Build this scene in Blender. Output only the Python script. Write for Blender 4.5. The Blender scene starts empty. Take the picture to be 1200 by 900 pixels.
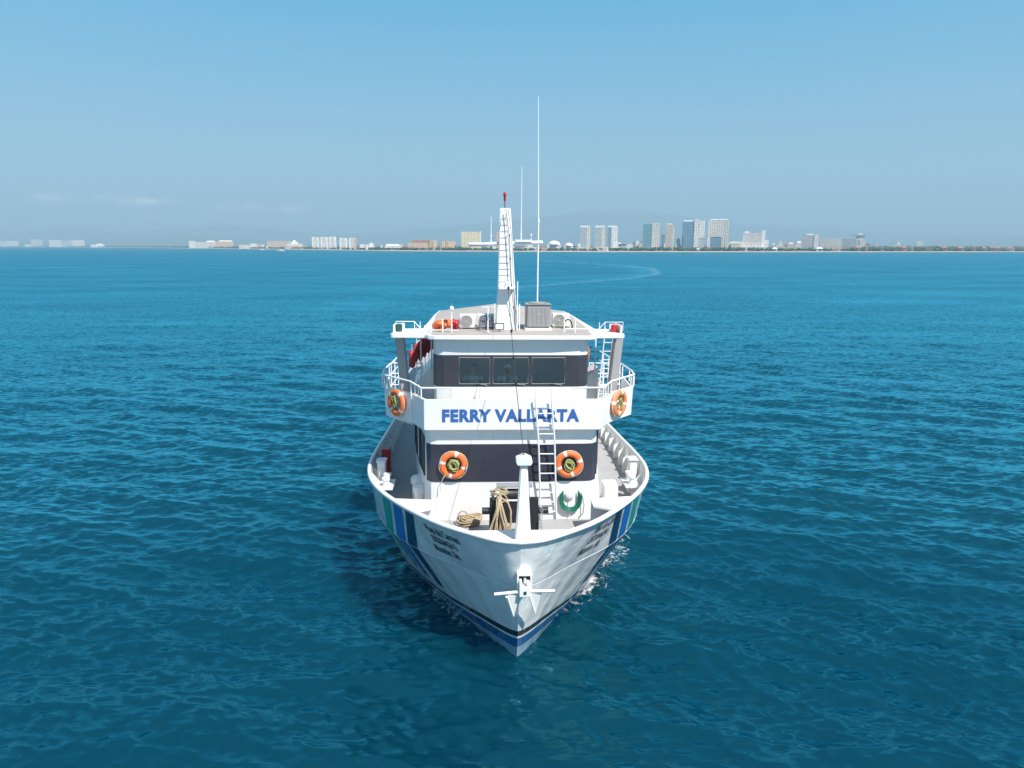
import bpy, bmesh, math, random
import numpy as np
from mathutils import Matrix, Vector, noise
R = math.radians
SC = bpy.context.scene
COL = SC.collection
random.seed(7)

# ---------------------------------------------------------------- camera
F, CAM_H, PITCH, ROLL = 833.0, 9.5, R(10.9), R(0.15)
cam = bpy.data.objects.new('camera', bpy.data.cameras.new('camera'))
COL.objects.link(cam)
cam.data.sensor_width = 36.0
cam.data.lens = 36.0 * F / 1200.0
cam.data.clip_start = 0.1
cam.data.clip_end = 120000.0
_r0, _u0 = Vector((1, 0, 0)), Vector((0, math.sin(PITCH), math.cos(PITCH)))
_f0 = Vector((0, math.cos(PITCH), -math.sin(PITCH)))
_r = math.cos(ROLL) * _r0 + math.sin(ROLL) * _u0
_u = -math.sin(ROLL) * _r0 + math.cos(ROLL) * _u0
_m = Matrix((_r, _u, -_f0)).transposed().to_4x4()
_m.translation = (0, 0, CAM_H)
cam.matrix_world = _m
SC.camera = cam

# ---------------------------------------------------------------- sky, sun, exposure
SUN_EL, SUN_AZ = R(52), R(140)            # azimuth clockwise from +Y (behind the camera, to the right)
W = bpy.data.worlds.new('World'); SC.world = W; W.use_nodes = True
nt = W.node_tree; nt.nodes.clear()
wo = nt.nodes.new('ShaderNodeOutputWorld'); bg = nt.nodes.new('ShaderNodeBackground')
sky = nt.nodes.new('ShaderNodeTexSky'); sky.sky_type = 'NISHITA'; sky.sun_disc = False
sky.sun_elevation = SUN_EL; sky.sun_rotation = SUN_AZ
sky.altitude = 0; sky.air_density = 1.0; sky.dust_density = 0.0; sky.ozone_density = 3.0
# the Nishita sky, evened out with the pale, slightly hazy blue of this coast (a ramp over the height of the view direction)
SKY_GAIN = nt.nodes.new('ShaderNodeMix'); SKY_GAIN.data_type = 'RGBA'; SKY_GAIN.inputs[0].default_value = 0.80
_tc = nt.nodes.new('ShaderNodeTexCoord'); _sx = nt.nodes.new('ShaderNodeSeparateXYZ'); nt.links.new(_tc.outputs['Generated'], _sx.inputs[0])
_rp = nt.nodes.new('ShaderNodeValToRGB'); nt.links.new(_sx.outputs[2], _rp.inputs[0])
_el = _rp.color_ramp.elements
SKY_RAMP = ((0.0, (.30, .47, .64)), (.10, (.265, .53, .71)), (.22, (.115, .485, .755)), (.33, (.025, .41, .755)), (.6, (.17, .36, .60)), (1.0, (.21, .33, .50)))
for _i, (_p, _c) in enumerate(SKY_RAMP):
    _e = _el[_i] if _i < 2 else _el.new(_p)
    _e.position = _p; _e.color = (*_c, 1)
_sc = nt.nodes.new('ShaderNodeVectorMath'); _sc.operation = 'SCALE'; _sc.inputs['Scale'].default_value = 9.5
nt.links.new(_rp.outputs[0], _sc.inputs[0]); nt.links.new(_sc.outputs[0], SKY_GAIN.inputs[7])
nt.links.new(sky.outputs[0], SKY_GAIN.inputs[6])
bg.inputs[1].default_value = 0.078
# a few faint fair-weather clouds low over the coast: small direction-space ellipses broken up by noise
tc = nt.nodes.new('ShaderNodeTexCoord')
def N(tree, typ, **kw):
    n = tree.nodes.new(typ)
    for k, v in kw.items(): setattr(n, k, v)
    return n
def M2(tree, op, a, b=None, clamp=False):
    n = tree.nodes.new('ShaderNodeMath'); n.operation = op; n.use_clamp = clamp
    for i, v in enumerate((a, b)):
        if v is None: continue
        if hasattr(v, 'is_output'): tree.links.new(v, n.inputs[i])
        else: n.inputs[i].default_value = v
    return n.outputs[0]
cn = N(nt, 'ShaderNodeTexNoise'); cn.inputs['Scale'].default_value = 70; cn.inputs['Detail'].default_value = 5
cmp_ = N(nt, 'ShaderNodeMapping'); cmp_.inputs['Scale'].default_value = (1, 1, 2.2)
nt.links.new(tc.outputs['Generated'], cmp_.inputs[0]); nt.links.new(cmp_.outputs[0], cn.inputs['Vector'])
sep = N(nt, 'ShaderNodeSeparateXYZ'); nt.links.new(tc.outputs['Generated'], sep.inputs[0])
az = M2(nt, 'ARCTAN2', sep.outputs[0], sep.outputs[1]); el = M2(nt, 'ARCSINE', sep.outputs[2])
tot = None
def dirang(u, v):
    d = (u - 600) / F * _r + (450 - v) / F * _u + _f0; d.normalize()
    return math.atan2(d.x, d.y), math.asin(d.z)
for u, v, wu, wv, k in ((58, 232, 14, 4, .8), (168, 236, 22, 3.6, 1.0), (110, 231, 14, 3, .5), (176, 255, 9, 3, .6),
                        (268, 243, 16, 3.2, .6), (293, 244, 13, 4, 1.0), (342, 246, 12, 5, 1.0), (512, 256, 14, 3, .35), (255, 255, 9, 4, .4)):
    a0, e0 = dirang(u, v)
    dx = M2(nt, 'DIVIDE', M2(nt, 'SUBTRACT', az, a0), wu / F); dy = M2(nt, 'DIVIDE', M2(nt, 'SUBTRACT', el, e0), wv / F)
    r2 = M2(nt, 'ADD', M2(nt, 'MULTIPLY', dx, dx), M2(nt, 'MULTIPLY', dy, dy))
    g = M2(nt, 'MULTIPLY', M2(nt, 'EXPONENT', M2(nt, 'MULTIPLY', r2, -0.9)), k)
    tot = g if tot is None else M2(nt, 'ADD', tot, g)
cm = M2(nt, 'MULTIPLY', tot, M2(nt, 'MULTIPLY', M2(nt, 'SUBTRACT', cn.outputs[0], 0.30), 2.4), True)
cm = M2(nt, 'MULTIPLY', cm, 0.6, True)
cmix = N(nt, 'ShaderNodeMix', data_type='RGBA'); cmix.inputs[7].default_value = (30, 23, 22, 1)
nt.links.new(cm, cmix.inputs[0]); nt.links.new(SKY_GAIN.outputs[2], cmix.inputs[6])
nt.links.new(cmix.outputs[2], bg.inputs[0]); nt.links.new(bg.outputs[0], wo.inputs[0])

sun = bpy.data.objects.new('sun', bpy.data.lights.new('sun', 'SUN')); COL.objects.link(sun)
sun.data.energy = 5.0; sun.data.angle = R(0.5); sun.data.color = (1.0, 0.955, 0.89)
SUN_DIR = Vector((math.sin(SUN_AZ) * math.cos(SUN_EL), math.cos(SUN_AZ) * math.cos(SUN_EL), math.sin(SUN_EL)))
sun.rotation_euler = SUN_DIR.to_track_quat('Z', 'Y').to_euler()
SC.view_settings.view_transform = 'Standard'; SC.view_settings.look = 'None'
SC.view_settings.exposure = 0.50; SC.view_settings.gamma = 1.0; SC.view_settings.use_curve_mapping = False
SC.cycles.max_bounces = 8; SC.cycles.transparent_max_bounces = 12; SC.cycles.volume_bounces = 0
SC.cycles.caustics_reflective = False; SC.cycles.caustics_refractive = False
SC.cycles.sample_clamp_indirect = 6.0; SC.cycles.sample_clamp_direct = 2.0
SC.cycles.use_denoising = True

# ---------------------------------------------------------------- helpers: materials
def mat(name, base, rough=0.5, metal=0.0, var=0.0, vscale=3.0, streak=0.0, streak_col=(0.30, 0.17, 0.09), bump=0.0, coat=0.0, spec=0.5):
    m = bpy.data.materials.new(name); m.use_nodes = True; t = m.node_tree
    b = t.nodes['Principled BSDF']
    b.inputs['Base Color'].default_value = (*base, 1); b.inputs['Roughness'].default_value = rough
    b.inputs['Metallic'].default_value = metal; b.inputs['Specular IOR Level'].default_value = spec
    if coat: b.inputs['Coat Weight'].default_value = coat; b.inputs['Coat Roughness'].default_value = 0.08
    c = N(t, 'ShaderNodeTexCoord'); last = None
    if var or streak or bump:
        nz = N(t, 'ShaderNodeTexNoise'); nz.inputs['Scale'].default_value = vscale; nz.inputs['Detail'].default_value = 6
        t.links.new(c.outputs['Object'], nz.inputs['Vector'])
    if var:
        mx = N(t, 'ShaderNodeMix', data_type='RGBA')
        mx.inputs[6].default_value = (*[x * (1 - var) for x in base], 1); mx.inputs[7].default_value = (*[min(1, x * (1 + var * .6)) for x in base], 1)
        t.links.new(nz.outputs[0], mx.inputs[0]); last = mx.outputs[2]
        rr = M2(t, 'ADD', M2(t, 'MULTIPLY', nz.outputs[0], 0.25), max(0, rough - .12)); t.links.new(rr, b.inputs['Roughness'])
    if streak:
        mp = N(t, 'ShaderNodeMapping'); mp.inputs['Scale'].default_value = (7, 7, .7); t.links.new(c.outputs['Object'], mp.inputs[0])
        n2 = N(t, 'ShaderNodeTexNoise'); n2.inputs['Scale'].default_value = 1.6; n2.inputs['Detail'].default_value = 7; n2.inputs['Roughness'].default_value = .65
        t.links.new(mp.outputs[0], n2.inputs['Vector'])
        k = M2(t, 'MULTIPLY', M2(t, 'SUBTRACT', n2.outputs[0], 0.56, True), streak * 5, True)
        mx2 = N(t, 'ShaderNodeMix', data_type='RGBA'); mx2.inputs[7].default_value = (*streak_col, 1); mx2.inputs[6].default_value = (*base, 1)
        t.links.new(k, mx2.inputs[0])
        if last: t.links.new(last, mx2.inputs[6])
        last = mx2.outputs[2]
    if last: t.links.new(last, b.inputs['Base Color'])
    if bump:
        bp = N(t, 'ShaderNodeBump'); bp.inputs['Strength'].default_value = bump; bp.inputs['Distance'].default_value = 0.02
        t.links.new(nz.outputs[0], bp.inputs['Height']); t.links.new(bp.outputs[0], b.inputs['Normal'])
    return m

# ---------------------------------------------------------------- helpers: meshes
class MB:
    def __init__(s): s.v = []; s.f = []; s.mi = []; s.cur = 0
    def add(s, vs, fs):
        o = len(s.v); s.v += [tuple(v) for v in vs]; s.f += [tuple(i + o for i in f) for f in fs]; s.mi += [s.cur] * len(fs); return s
    def box(s, x0, x1, y0, y1, z0, z1):
        vs = [(x, y, z) for z in (z0, z1) for y in (y0, y1) for x in (x0, x1)]
        return s.add(vs, [(0, 2, 3, 1), (4, 5, 7, 6), (0, 1, 5, 4), (2, 6, 7, 3), (0, 4, 6, 2), (1, 3, 7, 5)])
    def prism(s, pts, z0, z1, z1f=None):
        n = len(pts); vs = [(x, y, z0) for x, y in pts] + [(x, y, z1 if z1f is None else z1f(x, y)) for x, y in pts]
        a = sum(pts[i][0] * pts[(i + 1) % n][1] - pts[(i + 1) % n][0] * pts[i][1] for i in range(n))
        fs = [(i, (i + 1) % n, n + (i + 1) % n, n + i) for i in range(n)] + [tuple(range(n))[::-1], tuple(range(n, 2 * n))]
        if a < 0: fs = [f[::-1] for f in fs]
        return s.add(vs, fs)
    def plate(s, p, thick):                       # a planar polygon given thickness along its normal
        p = [Vector(q) for q in p]; n = (p[1] - p[0]).cross(p[2] - p[0]).normalized() * thick; k = len(p)
        return s.add(list(p) + [q + n for q in p], [tuple(range(k))[::-1], tuple(range(k, 2 * k))] + [(i, (i + 1) % k, k + (i + 1) % k, k + i) for i in range(k)])
    def tube(s, pts, r, seg=8, closed=False, r2=None):
        pts = [Vector(p) for p in pts]; n = len(pts); rings = []
        up = None
        for i, p in enumerate(pts):
            a = pts[i - 1] if (i or closed) else pts[0]; b = pts[(i + 1) % n] if (i < n - 1 or closed) else pts[-1]
            d = (b - a).normalized()
            if up is None: up = Vector((0, 0, 1)) if abs(d.z) < .9 else Vector((1, 0, 0))
            x = d.cross(up)
            if x.length < 1e-4: x = d.orthogonal()
            x.normalize(); y = x.cross(d).normalized(); up = y
            rr = r if r2 is None else r + (r2 - r) * i / (n - 1)
            rings.append([p + (x * math.cos(2 * math.pi * k / seg) + y * math.sin(2 * math.pi * k / seg)) * rr for k in range(seg)])
        vs = [v for q in rings for v in q]; fs = []
        for i in range(n if closed else n - 1):
            j = (i + 1) % n
            fs += [(i * seg + k, j * seg + k, j * seg + (k + 1) % seg, i * seg + (k + 1) % seg) for k in range(seg)]
        if not closed: fs += [tuple(range(seg)), tuple(range((n - 1) * seg, n * seg))[::-1]]
        return s.add(vs, fs)
    def torus(s, c, R0, r, axis='y', seg=40, sub=12, a0=0, a1=2 * math.pi, sq=1.0):
        full = abs(a1 - a0 - 2 * math.pi) < 1e-6; n = seg if full else seg + 1
        pts = []
        for i in range(n):
            a = a0 + (a1 - a0) * i / seg; x, z = math.cos(a) * R0, math.sin(a) * R0
            pts.append((x, z, a))
        vs = []
        for x, z, a in pts:
            for k in range(sub):
                t = 2 * math.pi * k / sub; q = R0 + r * math.cos(t); w = r * sq * math.sin(t)
                P = (q * math.cos(a), w, q * math.sin(a)) if axis == 'y' else (q * math.cos(a), q * math.sin(a), w)
                vs.append((P[0] + c[0], P[1] + c[1], P[2] + c[2]))
        fs = []
        for i in range(n if full else n - 1):
            j = (i + 1) % n
            fs += [(i * sub + k, j * sub + k, j * sub + (k + 1) % sub, i * sub + (k + 1) % sub) for k in range(sub)]
        if not full: fs += [tuple(range(sub)), tuple(range((n - 1) * sub, n * sub))]
        return s.add(vs, fs)
    def lathe(s, c, prof, seg=20, axis='z'):      # prof: (radius, height)
        vs = []
        for r, h in prof:
            for k in range(seg):
                a = 2 * math.pi * k / seg
                d = (r * math.cos(a), r * math.sin(a), h) if axis == 'z' else ((r * math.cos(a), h, r * math.sin(a)) if axis == 'y' else (h, r * math.cos(a), r * math.sin(a)))
                vs.append((c[0] + d[0], c[1] + d[1], c[2] + d[2]))
        n = len(prof)
        fs = [(i * seg + k, i * seg + (k + 1) % seg, (i + 1) * seg + (k + 1) % seg, (i + 1) * seg + k) for i in range(n - 1) for k in range(seg)]
        fs += [tuple(range(seg))[::-1], tuple(range((n - 1) * seg, n * seg))]
        return s.add(vs, fs)
    def ell(s, c, rx, ry, rz, seg=14, rings=9, jit=0.0):
        vs = [(c[0], c[1], c[2] - rz)]
        for i in range(1, rings):
            a = -math.pi / 2 + math.pi * i / rings
            for k in range(seg):
                b = 2 * math.pi * k / seg; q = 1 + random.uniform(-jit, jit)
                vs.append((c[0] + rx * q * math.cos(a) * math.cos(b), c[1] + ry * q * math.cos(a) * math.sin(b), c[2] + rz * q * math.sin(a)))
        vs.append((c[0], c[1], c[2] + rz)); L = len(vs) - 1
        fs = [(0, 1 + (k + 1) % seg, 1 + k) for k in range(seg)]
        for i in range(rings - 2):
            for k in range(seg): fs.append((1 + i * seg + k, 1 + i * seg + (k + 1) % seg, 1 + (i + 1) * seg + (k + 1) % seg, 1 + (i + 1) * seg + k))
        fs += [(L, 1 + (rings - 2) * seg + k, 1 + (rings - 2) * seg + (k + 1) % seg) for k in range(seg)]
        return s.add(vs, fs)
    def build(s, name, mats, parent=None, smooth=None, bevel=0.0):
        me = bpy.data.meshes.new(name); me.from_pydata(s.v, [], s.f)
        for m in (mats if isinstance(mats, (list, tuple)) else [mats]): me.materials.append(m)
        if any(s.mi): me.polygons.foreach_set('material_index', s.mi)
        bm = bmesh.new(); bm.from_mesh(me); bmesh.ops.recalc_face_normals(bm, faces=bm.faces)
        if bevel:
            es = [e for e in bm.edges if len(e.link_faces) == 2 and e.calc_face_angle(0) > R(35)]
            bmesh.ops.bevel(bm, geom=es, offset=bevel, offset_type='OFFSET', segments=2, affect='EDGES', clamp_overlap=True)
        bm.to_mesh(me); bm.free()
        if smooth is not None:
            me.shade_smooth()
            if smooth: me.set_sharp_from_angle(angle=R(smooth))
        o = bpy.data.objects.new(name, me); COL.objects.link(o)
        if parent: o.parent = parent
        return o
def tag(o, label=None, cat=None, group=None, kind=None):
    if label: o['label'] = label
    if cat: o['category'] = cat
    if group: o['group'] = group
    if kind: o['kind'] = kind
    return o
def empty(name, mtx=None):
    o = bpy.data.objects.new(name, None); COL.objects.link(o); o.empty_display_size = .2
    if mtx is not None: o.matrix_world = mtx
    return o
def children(o): return [c for c in bpy.data.objects if c.parent == o]
def copy_tree(o, parent=None):
    c = o.copy(); COL.objects.link(c); c.parent = parent
    for ch in children(o): copy_tree(ch, c)
    return c

# ---------------------------------------------------------------- hull form (needed by the water for its foam)
def L(t, xs, ys): return float(np.interp(t, xs, ys))
def z_sheer(y): return L(y, [-1.2, 4.5, 8, 12, 30], [3.38, 3.28, 3.05, 2.85, 2.75])
def z_knuckle(y): return L(y, [-1, 3, 8, 30], [2.15, 2.05, 1.9, 1.8])
def y_stem(z): return L(z, [-1, 0, .8, 2.1, 3.4], [.2, 0, -.25, -.7, -1.05])
TW = ([0, .15, 1.5, 2, 3, 4.4, 5.4, 6.5, 8, 25, 30], [0.0, .12, .92, 1.25, 1.83, 2.6, 3.1, 3.45, 3.75, 3.8, 3.7])
TK = ([0, .08, .5, 1.0, 1.35, 1.85, 2.5, 3.6, 4.7, 5.7, 7.7, 25, 31], [0, .2, .66, 1.08, 1.43, 1.97, 2.57, 3.26, 3.7, 3.92, 4.06, 4.04, 3.9])
TS = ([0, .05, .3, .7, 1.05, 1.8, 2.55, 3.55, 4.55, 5.8, 8, 25, 31], [0, .38, .78, 1.28, 1.72, 2.33, 2.87, 3.45, 3.83, 4.03, 4.1, 4.05, 3.9])
def smooth_tab(T):
    x = np.array(T[0]); y = np.array(T[1]); xf = np.concatenate([np.linspace(0, 1, 60) ** 2 * 8, np.linspace(8.2, 31, 60)])
    yf = np.interp(xf, x, y)
    for _ in range(10):
        g = yf.copy(); g[1:-1] = .25 * yf[:-2] + .5 * yf[1:-1] + .25 * yf[2:]; g[:4] = yf[:4]; yf = g
    return xf, yf
TW, TK, TS = smooth_tab(TW), smooth_tab(TK), smooth_tab(TS)
def half(y, z):
    K, S = z_knuckle(y), z_sheer(y); d = y - y_stem(z)
    if d < 0: return 0.0
    w, k, s = L(d, *TW), L(d, *TK), L(d, *TS)
    if z <= 0: return w * (1 + .25 * z)
    if z <= K: return w + (k - w) * (z / K)
    return k + (s - k) * min(1.2, (z - K) / (S - K))
SHIP = Matrix.Translation((0.125, 15.15, 0)) @ Matrix.Rotation(R(3.0), 4, 'Z') @ Matrix.Rotation(R(0.35), 4, 'Y')
LEN = 29.0
# ================================================================= SETTING: water
def water_material():
    m = bpy.data.materials.new('sea_water'); m.use_nodes = True; t = m.node_tree; t.nodes.remove(t.nodes['Principled BSDF'])
    out = t.nodes['Material Output']; df = N(t, 'ShaderNodeBsdfDiffuse'); gl = N(t, 'ShaderNodeBsdfGlossy'); fr = N(t, 'ShaderNodeFresnel'); ms = N(t, 'ShaderNodeMixShader')
    gl.inputs['Roughness'].default_value = .09; gl.inputs['Color'].default_value = (*SEA_REFL, 1); fr.inputs['IOR'].default_value = 1.68
    geo = N(t, 'ShaderNodeNewGeometry')
    lost = N(t, 'ShaderNodeAttribute', attribute_name='lost'); foam = N(t, 'ShaderNodeAttribute', attribute_name='foam')
    slick = N(t, 'ShaderNodeAttribute', attribute_name='slick')
    # ripples too fine for the mesh: random slopes at three sizes
    acc = None
    for sc_, amp, rot in ((1.8, .35, -.3), (4.5, 1.1, -.38), (10.0, 1.2, -.22)):
        mp = N(t, 'ShaderNodeMapping'); mp.inputs['Rotation'].default_value = (0, 0, rot); mp.inputs['Scale'].default_value = (.30, 1.0, 1)
        t.links.new(geo.outputs['Position'], mp.inputs[0])
        nz = N(t, 'ShaderNodeTexNoise'); nz.inputs['Scale'].default_value = sc_; nz.inputs['Detail'].default_value = 3
        t.links.new(mp.outputs[0], nz.inputs['Vector'])
        s_ = N(t, 'ShaderNodeVectorMath', operation='SUBTRACT'); s_.inputs[1].default_value = (.5, .5, .5); t.links.new(nz.outputs['Color'], s_.inputs[0])
        g_ = N(t, 'ShaderNodeVectorMath', operation='SCALE'); g_.inputs['Scale'].default_value = amp; t.links.new(s_.outputs[0], g_.inputs[0])
        if acc is None: acc = g_.outputs[0]
        else:
            a_ = N(t, 'ShaderNodeVectorMath', operation='ADD'); t.links.new(acc, a_.inputs[0]); t.links.new(g_.outputs[0], a_.inputs[1]); acc = a_.outputs[0]
    # gusts: wide patches where the ripples are stronger or weaker
    mp = N(t, 'ShaderNodeMapping'); mp.inputs['Scale'].default_value = (.35, 1, 1); t.links.new(geo.outputs['Position'], mp.inputs[0])
    gz = N(t, 'ShaderNodeTexNoise'); gz.inputs['Scale'].default_value = .05; gz.inputs['Detail'].default_value = 5; t.links.new(mp.outputs[0], gz.inputs['Vector'])
    gust = M2(t, 'MAXIMUM', M2(t, 'ADD', M2(t, 'MULTIPLY', M2(t, 'SUBTRACT', gz.outputs[0], .5), 2.6), 1.05), .35)
    st = M2(t, 'MULTIPLY', M2(t, 'ADD', M2(t, 'MULTIPLY', lost.outputs['Fac'], 2.5), M2(t, 'MAXIMUM', M2(t, 'SUBTRACT', .95, M2(t, 'MULTIPLY', lost.outputs['Fac'], 6.0)), .45)), gust)
    st = M2(t, 'MULTIPLY', st, M2(t, 'SUBTRACT', 1.0, M2(t, 'MULTIPLY', slick.outputs['Fac'], .6)))
    sv = N(t, 'ShaderNodeVectorMath', operation='SCALE'); t.links.new(acc, sv.inputs[0]); t.links.new(st, sv.inputs['Scale'])
    fl = N(t, 'ShaderNodeVectorMath', operation='MULTIPLY'); fl.inputs[1].default_value = (1, 1, 0); t.links.new(sv.outputs[0], fl.inputs[0])
    # total slope of the surface = mesh waves + ripples, softly limited (real wavelets break before they get steeper)
    gs = N(t, 'ShaderNodeSeparateXYZ'); t.links.new(geo.outputs['Normal'], gs.inputs[0])
    sl = N(t, 'ShaderNodeVectorMath', operation='SCALE'); t.links.new(geo.outputs['Normal'], sl.inputs[0]); t.links.new(M2(t, 'DIVIDE', 1.0, M2(t, 'MAXIMUM', gs.outputs[2], .3)), sl.inputs['Scale'])
    su = N(t, 'ShaderNodeVectorMath', operation='ADD'); t.links.new(sl.outputs[0], su.inputs[0]); t.links.new(fl.outputs[0], su.inputs[1])
    s2 = N(t, 'ShaderNodeVectorMath', operation='MULTIPLY'); s2.inputs[1].default_value = (1, 1, 0); t.links.new(su.outputs[0], s2.inputs[0])
    ln = N(t, 'ShaderNodeVectorMath', operation='LENGTH'); t.links.new(s2.outputs[0], ln.inputs[0])
    soft = N(t, 'ShaderNodeVectorMath', operation='SCALE'); t.links.new(s2.outputs[0], soft.inputs[0]); t.links.new(M2(t, 'DIVIDE', 1.9, M2(t, 'ADD', 1.0, M2(t, 'MULTIPLY', ln.outputs['Value'], 2.6))), soft.inputs['Scale'])
    ad = N(t, 'ShaderNodeVectorMath', operation='ADD'); ad.inputs[1].default_value = (0, 0, 1); t.links.new(soft.outputs[0], ad.inputs[0])
    nm = N(t, 'ShaderNodeVectorMath', operation='NORMALIZE'); t.links.new(ad.outputs[0], nm.inputs[0]); [t.links.new(nm.outputs[0], q.inputs['Normal']) for q in (gl, fr, df)]
    t.links.new(M2(t, 'MINIMUM', M2(t, 'ADD', M2(t, 'MULTIPLY', lost.outputs['Fac'], 1.6), .16), .36), gl.inputs['Roughness'])
    # colour of the sea itself: deep teal, greener where it is stirred
    cz = N(t, 'ShaderNodeTexNoise'); cz.inputs['Scale'].default_value = .012; cz.inputs['Detail'].default_value = 4; t.links.new(geo.outputs['Position'], cz.inputs['Vector'])
    cr = N(t, 'ShaderNodeMix', data_type='RGBA'); cr.inputs[6].default_value = (*DEEP_A, 1); cr.inputs[7].default_value = (*DEEP_B, 1)
    t.links.new(cz.outputs[0], cr.inputs[0])
    fz = N(t, 'ShaderNodeTexNoise'); fz.inputs['Scale'].default_value = 4.5; fz.inputs['Detail'].default_value = 8; fz.inputs['Roughness'].default_value = .7
    fz.inputs['Distortion'].default_value = 1.2; t.links.new(geo.outputs['Position'], fz.inputs['Vector'])
    fk = M2(t, 'MULTIPLY', M2(t, 'SUBTRACT', M2(t, 'ADD', fz.outputs[0], M2(t, 'MULTIPLY', foam.outputs['Fac'], .5)), .74), 5.0, True)
    fk = M2(t, 'MULTIPLY', fk, M2(t, 'MULTIPLY', foam.outputs['Fac'], 3, True), True)
    cf = N(t, 'ShaderNodeMix', data_type='RGBA'); cf.inputs[7].default_value = (.72, .78, .80, 1)
    wkn = N(t, 'ShaderNodeAttribute', attribute_name='wake'); t.links.new(M2(t, 'ADD', fk, M2(t, 'MULTIPLY', M2(t, 'MULTIPLY', wkn.outputs['Fac'], fz.outputs[0]), .36), True), cf.inputs[0]); t.links.new(cr.outputs[2], cf.inputs[6]); t.links.new(cf.outputs[2], df.inputs['Color'])
    ss = N(t, 'ShaderNodeSubsurfaceScattering', falloff='BURLEY'); ss.inputs['Scale'].default_value = 1.0; ss.inputs['Radius'].default_value = (.6, 1.4, 1.8); t.links.new(cf.outputs[2], ss.inputs['Color'])
    mb_ = N(t, 'ShaderNodeMixShader'); mb_.inputs[0].default_value = .85; t.links.new(df.outputs[0], mb_.inputs[1]); t.links.new(ss.outputs[0], mb_.inputs[2])
    fac = M2(t, 'MULTIPLY', M2(t, 'MINIMUM', M2(t, 'MULTIPLY', fr.outputs[0], 1.15), .70), M2(t, 'SUBTRACT', 1.0, M2(t, 'MULTIPLY', fk, .9)))
    pz = N(t, 'ShaderNodeTexNoise'); pz.inputs['Scale'].default_value = .11; pz.inputs['Detail'].default_value = 7; pz.inputs['Roughness'].default_value = .62; t.links.new(mp.outputs[0], pz.inputs['Vector'])
    fac = M2(t, 'MULTIPLY', fac, M2(t, 'ADD', .66, M2(t, 'MULTIPLY', pz.outputs[0], .72)))
    t.links.new(fac, ms.inputs[0]); t.links.new(mb_.outputs[0], ms.inputs[1]); t.links.new(gl.outputs[0], ms.inputs[2]); t.links.new(ms.outputs[0], out.inputs['Surface'])
    return m
SEA_REFL = (.20, .83, .98)
DEEP_A, DEEP_B = (0.0002, 0.0250, 0.0435), (0.0005, 0.0345, 0.055)

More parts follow.
